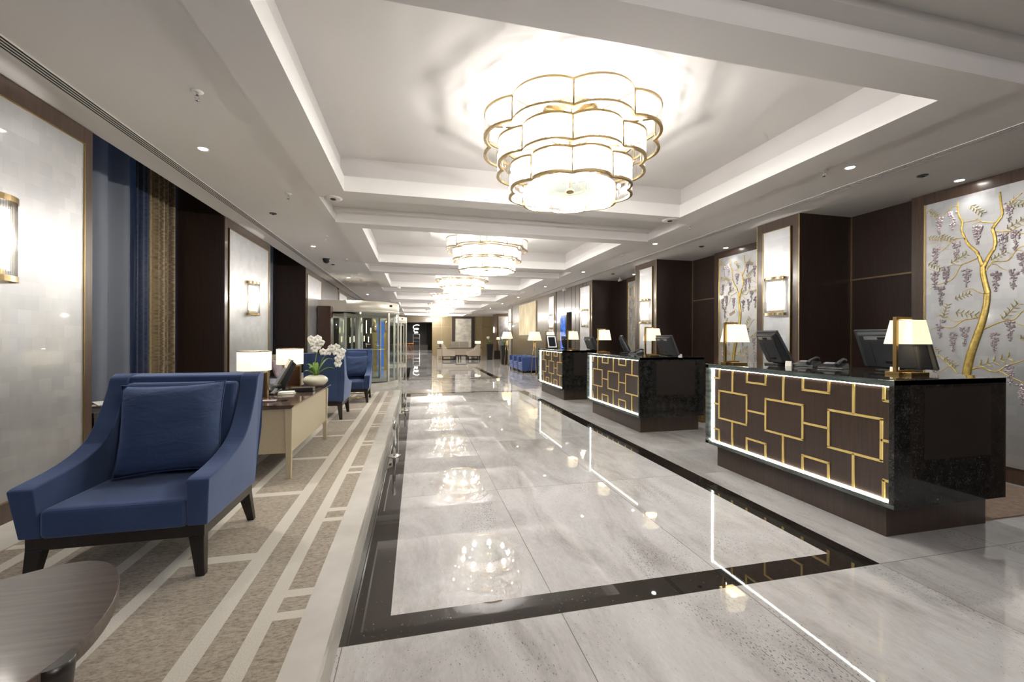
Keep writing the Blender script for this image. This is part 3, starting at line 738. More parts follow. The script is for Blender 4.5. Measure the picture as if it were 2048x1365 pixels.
BR = [([(3.145, 0.992), (3.145, 1.056), (3.113, 1.247), (3.069, 1.415), (3.026, 1.58), (2.996, 1.742), (2.988, 1.856), (2.985, 1.873), (2.997, 1.939), (3.019, 2.065), (3.022, 2.156)], [0.036, 0.0352, 0.034, 0.032, 0.0296, 0.0264, 0.0256, 0.0248, 0.024, 0.0224, 0.0208]), ([(3.022, 2.14), (3.06, 2.279), (3.091, 2.335), (3.136, 2.395), (3.169, 2.487), (3.192, 2.561), (3.186, 2.645), (3.216, 2.722), (3.223, 2.818), (3.223, 2.87)], [0.0168, 0.0144, 0.0128, 0.012, 0.0112, 0.0104, 0.0096, 0.008, 0.0064, 0.0036]), ([(3.016, 2.139), (2.974, 2.246), (2.932, 2.334), (2.936, 2.448), (2.948, 2.515), (2.915, 2.571), (2.881, 2.634), (2.887, 2.723), (2.899, 2.863)], [0.0176, 0.0152, 0.0152, 0.0136, 0.0136, 0.012, 0.0104, 0.0088, 0.0072]), ([(3.223, 2.818), (3.264, 2.831), (3.326, 2.78), (3.379, 2.742), (3.471, 2.786)], [0.0048, 0.0044, 0.004, 0.0036, 0.0028]), ([(3.186, 2.636), (3.086, 2.634), (3.061, 2.644), (3.029, 2.602), (2.927, 2.567)], [0.0028, 0.0036, 0.004, 0.0044, 0.0056]), ([(3.036, 2.608), (3.073, 2.606), (3.108, 2.59)], [0.0032, 0.0028, 0.0016]), ([(3.189, 2.62), (3.284, 2.637)], [0.0028, 0.0012]), ([(3.166, 2.474), (3.229, 2.476), (3.276, 2.452), (3.332, 2.394), (3.389, 2.357)], [0.0044, 0.004, 0.0036, 0.0032, 0.0016]), ([(3.276, 2.447), (3.368, 2.499), (3.426, 2.476), (3.478, 2.465)], [0.0028, 0.0028, 0.0024, 0.0016]), ([(3.332, 2.389), (3.368, 2.397), (3.426, 2.44)], [0.0028, 0.0024, 0.0012]), ([(3.069, 2.235), (3.136, 2.209), (3.194, 2.185), (3.255, 2.066), (3.317, 2.022), (3.395, 2.005), (3.476, 1.96)], [0.0052, 0.0052, 0.0052, 0.0048, 0.0044, 0.0036, 0.0024]), ([(3.195, 2.19), (3.283, 2.2), (3.352, 2.159), (3.403, 2.149), (3.477, 2.197)], [0.0032, 0.0032, 0.0028, 0.0028, 0.002]), ([(3.395, 2.005), (3.476, 2.015)], [0.002, 0.0012]), ([(2.945, 2.482), (2.824, 2.452), (2.774, 2.417), (2.741, 2.413), (2.631, 2.345)], [0.0064, 0.0056, 0.0052, 0.0048, 0.0032]), ([(2.818, 2.455), (2.742, 2.493), (2.673, 2.483)], [0.0036, 0.0032, 0.002]), ([(2.875, 2.68), (2.802, 2.751), (2.742, 2.801)], [0.0056, 0.0048, 0.0036]), ([(2.802, 2.751), (2.742, 2.728), (2.658, 2.667)], [0.0032, 0.0028, 0.0016]), ([(2.802, 2.751), (2.802, 2.79)], [0.0032, 0.0012]), ([(3.003, 2.088), (2.973, 2.148), (2.932, 2.181), (2.84, 2.173), (2.79, 2.249), (2.741, 2.293), (2.657, 2.283)], [0.0064, 0.0056, 0.0056, 0.0056, 0.0048, 0.004, 0.0028]), ([(2.784, 2.264), (2.741, 2.247), (2.683, 2.205)], [0.0036, 0.0032, 0.0016]), ([(2.967, 2.155), (2.926, 2.148), (2.879, 2.1), (2.823, 2.068)], [0.004, 0.0036, 0.0028, 0.0012]), ([(3.015, 1.868), (3.058, 1.889), (3.115, 1.928), (3.187, 1.894)], [0.0056, 0.0044, 0.0036, 0.0012]), ([(3.021, 1.662), (3.095, 1.616), (3.173, 1.602), (3.267, 1.527), (3.379, 1.539), (3.46, 1.509)], [0.0088, 0.0064, 0.0052, 0.0048, 0.0044, 0.0024]), ([(3.166, 1.606), (3.24, 1.592), (3.295, 1.624), (3.351, 1.658), (3.423, 1.648)], [0.004, 0.0036, 0.0036, 0.0032, 0.0012]), ([(3.351, 1.658), (3.423, 1.693)], [0.002, 0.0008]), ([(3.014, 1.505), (2.96, 1.537), (2.901, 1.567), (2.838, 1.589), (2.793, 1.595), (2.739, 1.669), (2.666, 1.733)], [0.008, 0.0064, 0.0056, 0.0052, 0.0048, 0.0044, 0.0028]), ([(2.816, 1.584), (2.739, 1.538), (2.655, 1.536)], [0.0036, 0.0032, 0.0016]), ([(3.224, 1.019), (3.258, 1.085), (3.3, 1.126), (3.378, 1.218), (3.422, 1.199), (3.489, 1.264)], [0.0064, 0.006, 0.0056, 0.0048, 0.0048, 0.0032]), ([(3.3, 1.108), (3.377, 1.037)], [0.004, 0.0024]), ([(3.414, 1.199), (3.481, 1.173)], [0.0028, 0.0012]), ([(3.113, 1.087), (3.037, 1.114), (2.958, 1.083), (2.905, 1.087), (2.848, 1.139), (2.738, 1.2), (2.654, 1.265)], [0.0096, 0.0072, 0.0064, 0.0064, 0.0056, 0.0044, 0.0024]), ([(2.894, 1.088), (2.842, 1.053), (2.786, 1.019), (2.737, 0.993), (2.669, 0.932)], [0.0052, 0.0048, 0.0048, 0.004, 0.0028])]
LV = [(3.064, 2.736, 0.13, -50), (3.304, 2.502, 0.12, -35), (3.419, 2.524, 0.11, -20), (3.208, 2.265, 0.14, 30), (3.421, 2.215, 0.12, -35), (2.9, 2.231, 0.12, 30), (2.774, 2.525, 0.14, 30), (3.177, 1.859, 0.12, 20), (3.438, 2.812, 0.11, -40), (2.764, 2.7, 0.11, -20), (3.147, 1.669, 0.16, -12), (3.326, 1.714, 0.14, 75), (2.816, 1.682, 0.17, 55), (2.923, 1.182, 0.22, 22), (3.429, 1.297, 0.12, -35), (3.279, 1.153, 0.12, -40), (2.693, 2.207, 0.12, 10), (2.68, 1.446, 0.14, 30)]
CL = [(3.27, 2.707), (3.383, 2.681), (3.235, 2.374), (3.414, 2.348), (3.066, 2.504), (2.83, 2.674), (2.874, 2.37), (2.785, 2.38), (3.324, 2.128), (3.421, 2.08), (3.148, 2.076), (3.366, 1.904), (2.925, 2.003), (2.8, 2.009), (2.735, 2.154), (2.673, 2.581), (2.656, 2.049), (3.372, 1.539), (3.259, 1.397), (3.163, 1.457), (2.93, 1.399), (2.821, 1.509), (3.421, 1.082), (2.82, 1.078), (2.737, 0.901), (2.68, 1.34), (2.659, 1.129)]

# wisteria murals -----------------------------------------------------------
def mural(y_off, label):
    XM = 5.628
    t = thing('wisteria_mural', label, 'mural', (XM, 2.67+y_off, 0), 0, 'wisteria tree murals behind the desks')
    bm = B(); box(bm, 0, 0.018, -0.84, 0.85, 0.16, 2.92); obj('silver_sheet', bm, M_leaf, t)
    bm = B(); box(bm, -0.012, 0.0, 0.842, 0.85, 0.16, 2.92); obj('brass_edge', bm, M_gold, t)
    bm = B()
    for pts, ws in BR:
        P_ = [Vector((0, p[0]-2.67, p[1])) for p in pts]
        # smooth resample
        out, ow = [], []
        for i in range(len(P_)-1):
            p0, p1, p2, p3 = P_[max(i-1, 0)], P_[i], P_[i+1], P_[min(i+2, len(P_)-1)]
            for k in range(4):
                s = k/4; q = 0.5*((2*p1)+(p2-p0)*s+(2*p0-5*p1+4*p2-p3)*s*s+(3*p1-p0-3*p2+p3)*s**3)
                out.append(q); ow.append(ws[i]*(1-s)+ws[i+1]*s)
        out.append(P_[-1]); ow.append(ws[-1])
        ok = [(q, r) for q, r in zip(out, ow) if -0.83 < q.y < 0.84 and 0.18 < q.z < 2.91]
        if len(ok) > 2: tube(bm, [(q.x-0.3*r, q.y, q.z) for q, r in ok], [max(r, .0016)*1.05 for q, r in ok], 8)
    # trunk continues down to the base of the panel
    y0, z0 = BR[0][0][0]
    tube(bm, [(-.01, y0-2.67, z0+.03), (-.01, y0-2.67+.05, z0-.25), (-.01, y0-2.67+.06, .2)], [.037, .040, .046], 8)
    for vv in bm.verts: vv.co.x = vv.co.x*.32-.001
    obj('tree_relief', bm, M_treegold, t)
    rnd = random.Random(3)
    for (y, z, s, ang) in LV:
        y -= 2.67
        if not -0.78 < y < 0.79: continue
        bm = B(); ca, sa = math.cos(math.radians(ang)), math.sin(math.radians(ang))
        m = 5
        tube(bm, [(-.004, y+s*.55*ca, z-s*.55*sa), (-.004, y-s*.5*ca, z+s*.5*sa)], .0022, 4)
        for k in range(m):
            for side in (-1, 1):
                u = (k/(m-1)-0.5)*s; L = s*0.17; ww = s*0.05; aa = side*1.0
                cy_, cz_ = u, side*s*0.12
                d1 = (math.cos(aa)*L, math.sin(aa)*L); d2 = (-math.sin(aa)*ww, math.cos(aa)*ww)
                pts = [(cy_-d1[0], cz_-d1[1]), (cy_+d2[0], cz_+d2[1]), (cy_+d1[0], cz_+d1[1]), (cy_-d2[0], cz_-d2[1])]
                R = [(y+(-(p[0]*ca-p[1]*sa)), z+(p[0]*sa+p[1]*ca)) for p in pts]
                lo = [(-0.002, a_, b_) for a_, b_ in R]; cen = (sum(a_ for a_, b_ in R)/4, sum(b_ for a_, b_ in R)/4)
                hi = [(-0.009, a_*.5+cen[0]*.5, b_*.5+cen[1]*.5) for a_, b_ in R]
                hexa(bm, lo, hi)
        obj('leaf_spray', bm, M_leafgold, t)
    for (y, z) in CL:
        y -= 2.67
        if not -0.80 < y < 0.80: continue
        bm = B(); tube(bm, [(-.003, y, z+.08), (-.003, y, z-.13)], .002, 4)
        for k in range(44):
            f = rnd.random(); wdt = 0.033*(1-f)**0.6+.004
            a_ = rnd.uniform(-1, 1)*wdt; zz = z+0.07-f*0.20
            ball(bm, (-0.003, y+a_, zz), rnd.uniform(.009, .0155)*(1-.55*f), 0.7, rnd.uniform(.7, 1.3), rnd.uniform(.6, 1.2), 6, 4)
        obj('blossom_cluster', bm, M_petal, t)
    return t
m0 = mural(0, 'silver leaf mural of a gold wisteria tree, nearest, behind the front desk')
dup(m0, (5.628, 2.67+3.27, 0), 'silver leaf mural of a gold wisteria tree between the first two reception pillars')
dup(m0, (5.628, 2.67+6.74, 0), 'wisteria tree mural seen edge-on beside the middle reception pillar')

# ================================================================== RECEPTION DESKS
def desk(y0, y1, label):
    L = y1-y0; x0, x1, T, Z0 = 0.0, 1.08, 1.12, 0.235     # local origin at front near corner (3.17, y0)
    t = thing('reception_desk', label, 'desk', (3.17, y0, 0), 0, 'black granite reception desks')
    # stone shell: top, bottom lip, far and near ends
    bm = B()
    box(bm, x0, x1, 0.0, 0.035, Z0, T-.002); box(bm, x0, x1, L-0.035, L, Z0, T-.002)
    box(bm, .40, x1-.02, 0.034, L-.034, Z0+.05, Z0+.10)
    obj('end_panel', bm, M_granite, t, bevel=.002)
    bm = B(); box(bm, 0.27, 0.92, -0.003, 0.0, 0.56, 1.06); obj('painted_reflection', bm, simple('dark_reflection_tone', (0.030, 0.024, 0.022), 0.25), t)  # reflection on the granite painted as a lighter rectangle, no real panel
    bm = B(); box(bm, x0, x1+.0, 0.0, L, T-.04, T); obj('worktop', bm, M_granite, t, bevel=.003)
    bm = B(); box(bm, x0-.001, .10, .001, L-.001, T-.045, T-.004); box(bm, x0-.001, .10, .001, L-.001, Z0, Z0+.030); box(bm, x0-.001, .10, L-.05, L-.001, Z0, T-.01)
    obj('stone_edge', bm, M_greenmarble, t, bevel=.002)
    # recessed walnut panel
    px = 0.055
    bm = B(); box(bm, px, px+.03, .03, L-.03, Z0+.02, T-.04); obj('front_panel', bm, M_wood2d, t)
    # light strip
    bm = B(); za, zb = Z0+.030, T-.045
    box(bm, px-.012, px-.001, .018, L-.05, za+.001, za+.010); box(bm, px-.012, px-.001, .018, L-.05, zb-.010, zb-.001)
    box(bm, px-.012, px-.001, L-.064, L-.051, za+.001, zb-.001); box(bm, px-.010, px-.001, .034, .038, za+.001, zb-.001)
    obj('light_strip', bm, M_led, t)
    # brass lattice
    bm = B(); w = 0.0085
    def bar(ya, yb, z_a, z_b): box(bm, px-.010, px-.0002, ya, yb, z_a, z_b)
    def vb(y, z_a, z_b): bar(y-w, y+w, max(z_a, za), min(z_b, zb))
    def hb(z, ya, yb): bar(max(ya, .03), min(yb, L-.05), z-w, z+w)
    zc0, zc1 = 0.535, 0.832; zm = (zc0+zc1)/2; sq = 0.385; pit = 0.613; st = 0.115
    k = 0; y = st
    while y < L-.05:
        ya, yb = y, y+sq
        hb(zc0, ya-w, yb+w); hb(zc1, ya-w, yb+w); vb(ya, zc0, zc1)
        if yb < L-.05: vb(yb, zc0, zc1)
        c = (ya+yb)/2
        if c < L-.05: vb(c, zc1, zb); vb(c, za, zc0)
        hb(zm, yb, yb+pit-sq)
        # half squares above and below between the big ones
        g0, g1 = yb, yb+(pit-sq)
        for (z_, z_e) in ((0.965, zb), (0.405, za)):
            hb(z_, g0-w, g1+w); lo, hi = min(z_, z_e), max(z_, z_e)
            if g0 < L-.05: vb(g0, lo, hi)
            if g1 < L-.05: vb(g1, lo, hi)
        y += pit
    hb(zm, 0, st)
    for (z_, z_e) in ((0.965, zb), (0.405, za)):
        hb(z_, 0, .105); vb(.10, min(z_, z_e), max(z_, z_e))
    obj('brass_lattice', bm, M_lattice, t)
    bm = B(); box(bm, .075, x1-.02, .10, L-.10, 0, Z0+.001); obj('plinth', bm, M_wood2d, t, bevel=.002)
    bm = B(); box(bm, .95, 1.0, .05, L-.05, Z0, .9); obj('staff_side', bm, M_wood, t)
    return t
M_wood2d = wood('dark_walnut_panel', (0.034, 0.0195, 0.0135), (0.064, 0.037, 0.026), 0.28, coat=0.3)
desk(2.15, 4.03, 'black granite reception desk with lit brass lattice, nearest the camera')
desk(5.44, 7.34, 'middle black granite reception desk with lit brass lattice front')
desk(8.69, 10.58, 'farthest of the black granite reception desks, holding the framed sign')
T = 1.12
def desk_lamp(loc, label, rz=0):
    t = thing('desk_lamp', label, 'lamp', loc, rz, 'brass desk lamps with square tapered shades')
    bm = B(); box(bm, -.10, .085, -.0925, .0925, 0, .022); obj('base', bm, M_brassdark, t, bevel=.002)
    bm = B(); box(bm, -.135+.0, -.112, -.013, .013, .022, .455); box(bm, -.112, .03, -.013, .013, .435, .455); box(bm, -.112, .05, -.013, .013, .022, .036)
    box(bm, -.135, -.10, -.03, .03, 0.0, .022); obj('post', bm, M_brassdark, t, bevel=.001)
    s0, s1 = .100, .073
    bm = B()
    for (sa, sb, za, zb) in ((s0, s1, .242, .43),):
        for i in range(4):
            a0, a1 = PI/4+i*PI/2, PI/4+(i+1)*PI/2; r0, r1 = sa*math.sqrt(2), sb*math.sqrt(2)
            quad(bm, (r0*math.cos(a0), r0*math.sin(a0), za), (r0*math.cos(a1), r0*math.sin(a1), za), (r1*math.cos(a1), r1*math.sin(a1), zb), (r1*math.cos(a0), r1*math.sin(a0), zb))
    o = obj('lamp_shade', bm, M_shade, t); sm = o.modifiers.new('thickness', 'SOLIDIFY'); sm.thickness = .003
    bm = B(); tube(bm, [(0, 0, .435), (0, 0, .36)], .008); ball(bm, (0, 0, .33), .028); obj('bulb', bm, M_bulb_l, t)
    return t
M_bulb_l = emit('lamp_bulb', (1.0, 0.85, 0.6), 8)
l0 = desk_lamp((3.79, 2.48, T), 'brass desk lamp with tapered shade at the near end of the front desk')
LMP = [((3.40, 3.86, T), 'brass desk lamp with tapered shade at the far end of the front desk'), ((3.60, 5.80, T), 'brass desk lamp with tapered shade at the near end of the middle desk'),
       ((3.46, 7.22, T), 'brass desk lamp with tapered shade at the far end of the middle desk'), ((3.52, 8.95, T), 'brass desk lamp with tapered shade at the near end of the back desk'),
       ((3.46, 10.42, T), 'brass desk lamp half hidden behind the framed sign on the back desk')]
for loc, lb in LMP: dup(l0, loc, lb)
for loc in [(3.79, 2.48, T)]+[a_[0] for a_ in LMP]: point((loc[0], loc[1], T+.30), 1.6, (1, .82, .52), .03)

def monitor(loc, rz, label, w=.26, h=.30, tilt=27, body=M_grey, cat='monitor'):
    # screen faces local +x, leaning back (top towards -x)
    t = thing('computer_monitor', label, cat, loc, rz, 'computer monitors on the desks')
    a_ = math.radians(tilt)
    def P(x, y, z):   # tilted frame, hinge at z=0.02
        return (x*math.cos(a_)-z*math.sin(a_), y, .03+z*math.cos(a_)+x*math.sin(a_))
    def tb(bm, x0, x1, y0, y1, z0, z1): hexa(bm, [P(x0, y0, z0), P(x1, y0, z0), P(x1, y1, z0), P(x0, y1, z0)], [P(x0, y0, z1), P(x1, y0, z1), P(x1, y1, z1), P(x0, y1, z1)])
    bm = B(); tb(bm, 0, .022, -w, w, 0, h); obj('bezel', bm, M_bezel, t, bevel=.006)
    bm = B(); tb(bm, .0221, .0235, -w+.018, w-.018, .02, h-.018); obj('screen', bm, M_screen, t)
    bm = B(); hexa(bm, [P(-.07, -w*.72, .03), P(0, -w*.9, .01), P(0, w*.9, .01), P(-.07, w*.72, .03)], [P(-.045, -w*.80, h*.93), P(0, -w*.94, h*.97), P(0, w*.94, h*.97), P(-.045, w*.80, h*.93)])
    obj('rear_shell', bm, body, t, bevel=.01)
    bm = B(); tb(bm, -.0495, -.043, -w*.62, w*.62, h*.80, h*.89); obj('top_bezel_strip', bm, M_silverp, t)
    bm = B(); tb(bm, -.053, -.044, -w*.22, w*.22, h*.81, h*.87); obj('handle_slot', bm, M_black, t)
    for s in (-1, 1):
      bm = B(); hexa(bm, [P(-.071, s*w*.55-.03, .05), P(-.06, s*w*.55-.03, .05), P(-.06, s*w*.55+.03, .05), P(-.071, s*w*.55+.03, .05)], [P(-.053, s*w*.58-.03, h*.72), P(-.04, s*w*.58-.03, h*.72), P(-.04, s*w*.58+.03, h*.72), P(-.053, s*w*.58+.03, h*.72)])
      obj('vent_grille', bm, M_grey, t)
    bm = B(); box(bm, -.13, .08, -.10, .10, 0, .018); hexa(bm, [(-.06, -.05, .018), (.0, -.05, .018), (.0, .05, .018), (-.06, .05, .018)], [P(-.07, -.04, .10), P(-.02, -.04, .10), P(-.02, .04, .10), P(-.07, .04, .10)])
    obj('stand', bm, M_black, t, bevel=.004)
    return t
monitor((4.06, 2.72, T), .05, 'large dark monitor seen from behind, beside the near lamp on the front desk', .27, .36, 24)
monitor((3.82, 3.66, T), -.12, 'angled touch-screen monitor in the middle of the front desk', .15, .38, 30)
monitor((3.72, 5.50, T), .05, 'dark monitor seen from behind near the near lamp on the middle desk', .19, .32, 25)
monitor((3.84, 6.95, T), -.9, 'slim monitor with pale bezel seen edge-on on the middle desk', .05, .34, 30)
monitor((3.92, 8.72, T), .1, 'dark monitor seen from behind at the near end of the back desk', .20, .30, 26)
monitor((3.80, 10.05, T), .75, 'dark angled monitor beside the framed sign on the back desk', .11, .32, 28)
def phone(loc, rz, label):
    t = thing('desk_phone', label, 'telephone', loc, rz, 'telephones on the reception desks')
    bm = B(); hexa(bm, [(-.09, -.10, 0), (.09, -.10, 0), (.09, .10, 0), (-.09, .10, 0)], [(-.085, -.095, .018), (.085, -.095, .055), (.085, .095, .055), (-.085, .095, .018)]); obj('body', bm, M_black, t, bevel=.004)
    bm = B(); pts = [(-.10, -.06, .035), (-.06, -.062, .062), (0, -.062, .078), (.06, -.062, .088), (.105, -.06, .075)]; tube(bm, pts, [.020, .014, .012, .014, .021], 8); obj('handset', bm, M_grey, t)
    bm = B(); hexa(bm, [(.02, .0, .042), (.07, .0, .052), (.07, .08, .052), (.02, .08, .042)], [(.02, .0, .046), (.07, .0, .056), (.07, .08, .056), (.02, .08, .046)]); obj('display', bm, M_silverp, t)
    return t
phone((3.84, 3.12, T), .4, 'black telephone between the two monitors on the front desk')
dup([o for o in bpy.data.objects if o.name == 'desk_phone'][0], (3.88, 3.43, T), 'black telephone beside the angled monitor on the front desk', .3)
dup([o for o in bpy.data.objects if o.name == 'desk_phone'][0], (3.75, 6.55, T), 'black telephone on the middle desk beside the slim monitor', .3)
def card(loc, rz, label):
    bm = B(); hexa(bm, [(-.004, -.03, 0), (.02, -.03, 0), (.02, .03, 0), (-.004, .03, 0)], [(.004, -.03, .05), (.008, -.03, .05), (.008, .03, .05), (.004, .03, .05)])
    o = obj('card_holder', bm, M_white, loc=loc); o.rotation_euler = (0, 0, rz); return tag(o, label, 'card', 'small white cards on the desks')
card((3.73, 3.50, T), .2, 'small white tent card in front of the angled monitor on the front desk')
card((3.86, 2.62, T), .2, 'small white card behind the near lamp on the front desk')
card((3.75, 5.32, T), .2, 'small white card beside the near monitor on the middle desk')
t = thing('framed_sign', 'black framed notice with white mat standing on the back desk', 'sign', (3.44, 10.15, T+.006), .15)
def TP(x, y, z, a_=math.radians(18)): return (x, y*math.cos(a_)+z*math.sin(a_), z*math.cos(a_)-y*math.sin(a_))
def tbx(bm, x0, x1, y0, y1, z0, z1): hexa(bm, [TP(x0, y0, z0), TP(x1, y0, z0), TP(x1, y1, z0), TP(x0, y1, z0)], [TP(x0, y0, z1), TP(x1, y0, z1), TP(x1, y1, z1), TP(x0, y1, z1)])
bm = B(); tbx(bm, -.15, .15, 0, .018, 0, .36); obj('frame', bm, M_black, t, bevel=.003)
bm = B(); tbx(bm, -.125, .125, -.002, 0, .025, .335); obj('mat', bm, M_white, t)
bm = B(); tbx(bm, -.095, .095, -.004, -.002, .055, .305); obj('picture', bm, M_screen, t)
bm = B(); box(bm, -.03, .03, .05, .17, 0, .006); tube(bm, [(0, .15, .0), (0, .09, .2)], .006); obj('stand', bm, M_black, t)

bm = B(); box(bm, 0, .22, 0, .16, 0, .42); box(bm, .20, .22, 0, .16, .42, .46)
o = obj('brass_bin', bm, M_brassdark, loc=(4.62, 5.98, 0), bevel=.004); tag(o, 'brass box bin on the floor behind the middle desk', 'bin')
bm = B(); box(bm, 4.30, 5.55, 2.28, 3.9, 0.0, 0.012); o = obj('staff_rug', bm, noisy('brown_rug', (.24, .17, .12), (.34, .25, .19), 30, .95), bevel=.004); tag(o, 'brown rug on the floor behind the front desk', 'rug')

# ================================================================== LOUNGE FURNITURE
def armchair(loc, rz, label, W=.80, legs='wood', grp='blue swept-arm lounge chairs'):
    # faces local -y ; heights above its own floor
    t = thing('armchair', label, 'armchair', loc, rz, grp)
    # swept side panels (profile in y,z), slightly splayed outward
    prof = [(-.355, .255), (-.385, .485), (-.36, .500), (-.20, .520), (-.06, .552), (.05, .600), (.13, .675), (.19, .770), (.24, .875), (.265, .945), (.31, .968), (.375, .963), (.335, .60), (.285, .255)]
    ar = prof[1:11]; sm_ = []
    for i in range(len(ar)-1):
        p0, p1, p2, p3 = ar[max(i-1, 0)], ar[i], ar[i+1], ar[min(i+2, len(ar)-1)]
        for k in range(4):
            s = k/4; sm_.append(tuple(0.5*((2*p1[c])+(p2[c]-p0[c])*s+(2*p0[c]-5*p1[c]+4*p2[c]-p3[c])*s*s+(3*p1[c]-p0[c]-3*p2[c]+p3[c])*s**3) for c in (0, 1)))
    prof = prof[:1]+sm_+prof[10:]
    for s in (-1, 1):
        bm = B(); rows = []
        for (y, z) in prof:
            k = max(0, (z-.25)/.7); spl = .022*min(1, k*3)
            xo = s*(W/2-.018+spl+.0); xi = s*(W/2-.105+spl*.4)
            rows.append((bm.verts.new((xo, y, z)), bm.verts.new((xi, y, z))))
        n = len(rows)
        bm.faces.new([r[0] for r in rows]); bm.faces.new([r[1] for r in rows][::-1])
        for i in range(n): bm.faces.new((rows[i][0], rows[(i+1) % n][0], rows[(i+1) % n][1], rows[i][1]))
        o = obj('arm', bm, M_blue, t, bevel=.010, seg=3); o.modifiers['edge'].angle_limit = math.radians(50)
    bm = B(); w = W/2-.10
    hexa(bm, [(-w, .19, .26), (w, .19, .26), (w, .30, .26), (-w, .30, .26)], [(-w-.01, .275, .952), (w+.01, .275, .952), (w+.01, .372, .966), (-w-.01, .372, .966)])
    obj('backrest', bm, M_blue, t, bevel=.014, seg=3)
    bm = B(); hexa(bm, [(-w+.005, .12, .37), (w-.005, .12, .37), (w-.005, .20, .37), (-w+.005, .20, .37)], [(-w+.005, .215, .915), (w-.005, .215, .915), (w-.005, .285, .915), (-w+.005, .285, .915)])
    obj('back_cushion', bm, M_blue, t, bevel=.022, seg=3)
    bm = B(); box(bm, -w+.002, w-.002, -.372, .20, .252, .392); o = obj('seat', bm, M_blue, t, bevel=.028, seg=4)
    bm = B(); W2 = W/2-.035
    box(bm, -W2, W2, -.34, -.30, .195, .256); box(bm, -W2, W2, .24, .28, .195, .256); box(bm, -W2, -W2+.04, -.3, .24, .195, .256); box(bm, W2-.04, W2, -.3, .24, .195, .256)
    obj('seat_rail', bm, M_darkleg, t)
    for sx in (-1, 1):
        for (y, dy) in ((-.32, -.018), (.26, .05)):
            bm = B(); c = sx*(W2-.035); cb = sx*(W2-.012); a_, b_ = .034, .019
            hexa(bm, [(cb-b_, y+dy-b_, 0), (cb+b_, y+dy-b_, 0), (cb+b_, y+dy+b_, 0), (cb-b_, y+dy+b_, 0)], [(c-a_, y-a_+.01, .198), (c+a_, y-a_+.01, .198), (c+a_, y+a_-.01, .198), (c-a_, y+a_-.01, .198)])
            obj('leg', bm, M_darkleg, t, bevel=.003)
    if legs == 'brass':
        bm = B(); q = W2-.02
        pts = [(-q, -.32, .085), (q, -.32, .085), (q, .29, .085), (-q, .29, .085)]
        for i in range(4): tube(bm, [pts[i], pts[(i+1) % 4]], .010, 8)
        obj('stretcher', bm, M_gold, t)
    return t
armchair((-1.40, 2.72, PZ), 0, 'large blue armchair with swept arms in the foreground, facing the camera', .80)
armchair((-1.28, 6.72, PZ), PI, 'blue armchair seen from behind, turned away beside the cream writing desk', .54)
armchair((-1.11, 8.32, PZ), .03, 'blue armchair facing the camera in front of the revolving door', .56, 'brass')
def pillow(loc, size, rot, mat, label, grp, thick=.085, name='pillow', seedv=1):
    bm = B(); n = 18; top = {}; bot = {}
    rnd = random.Random(seedv); ph = [rnd.uniform(0, 6) for _ in range(4)]
    for i in range(n+1):
        for j in range(n+1):
            u, v = -1+2*i/n, -1+2*j/n
            pinch = 1-0.07*(1-abs(u*v)**1.5)*max(u*u, v*v)
            x, z = u*size/2*(1-.06*(1-v*v)*0-.07*(1-abs(v)**2)*abs(u)**4), v*size/2*(1-.07*(1-abs(u)**2)*abs(v)**4)
            th = thick*((1-u**4)*(1-v**4))**.62
            wr = .006*math.sin(9*u+4*v+ph[0])*math.exp(-3*(1-abs(u)))+.005*math.sin(11*v-3*u+ph[1])*(1-u*u)*(1-v*v)
            edge = i in (0, n) or j in (0, n)
            top[i, j] = bm.verts.new((x, -th-(0 if edge else wr), z))
            bot[i, j] = top[i, j] if edge else bm.verts.new((x, th*.8, z))
    for i in range(n):
        for j in range(n):
            for d, fl in ((top, 0), (bot, 1)):
                f = [d[i, j], d[i+1, j], d[i+1, j+1], d[i, j+1]]
                try: q = bm.faces.new(f[::-1] if fl else f); q.smooth = True
                except ValueError: pass
    rim = [top[i, 0].co.copy() for i in range(n)]+[top[n, j].co.copy() for j in range(n)]+[top[n-i, n].co.copy() for i in range(n)]+[top[0, n-j].co.copy() for j in range(n)]
    t = thing(name, label, 'pillow', loc, 0, grp); t.rotation_euler = rot
    o = obj('cover', bm, mat, t)
    bm = B(); tube(bm, rim, .0045, 6, closed=True); obj('piping', bm, mat, t)
    return t
pillow((-1.375, 2.78, PZ+.392+.280), .515, (math.radians(-13), math.radians(-2), math.radians(4)), M_pillow, 'large square blue pillow standing in the foreground armchair', 'blue square chair pillows', .095)
pillow((-1.11, 8.42, PZ+.392+.245), .40, (math.radians(-13), 0, .03), M_pillow, 'square blue pillow in the armchair before the revolving door', 'blue square chair pillows', .075, seedv=5)

# rounded coffee table at the lower left corner ---------------------------------
tp = [(-1.55,1.51),(-1.40,1.60),(-1.292,1.656),(-1.16,1.735),(-1.05,1.725),(-.96,1.64),(-.88,1.5),(-.838,1.361),(-.828,1.25),(-.852,1.13),(-.93,1.0),(-1.05,.9),(-1.3,.82),(-1.58,.87),(-1.76,1.05),(-1.76,1.3),(-1.68,1.43)]
def smoothpoly(p, it=2):
    for _ in range(it):
        q = []
        for i in range(len(p)):
            a_, b_ = p[i], p[(i+1) % len(p)]
            q += [(a_[0]*.75+b_[0]*.25, a_[1]*.75+b_[1]*.25), (a_[0]*.25+b_[0]*.75, a_[1]*.25+b_[1]*.75)]
        p = q
    return p
t = thing('coffee_table', 'rounded brown ash coffee table at the lower left, in front of the armchair', 'table', (0, 0, 0))
bm = B(); prism(bm, smoothpoly(tp), .575, .62, 'z', True); obj('tabletop', bm, M_tabletop, t, bevel=.003)
bm = B(); prism(bm, [(-1.27+(x+1.27)*.9, 1.25+(y-1.25)*.9) for x, y in smoothpoly(tp)], .55, .576, 'z', True); obj('apron', bm, M_darkleg, t)
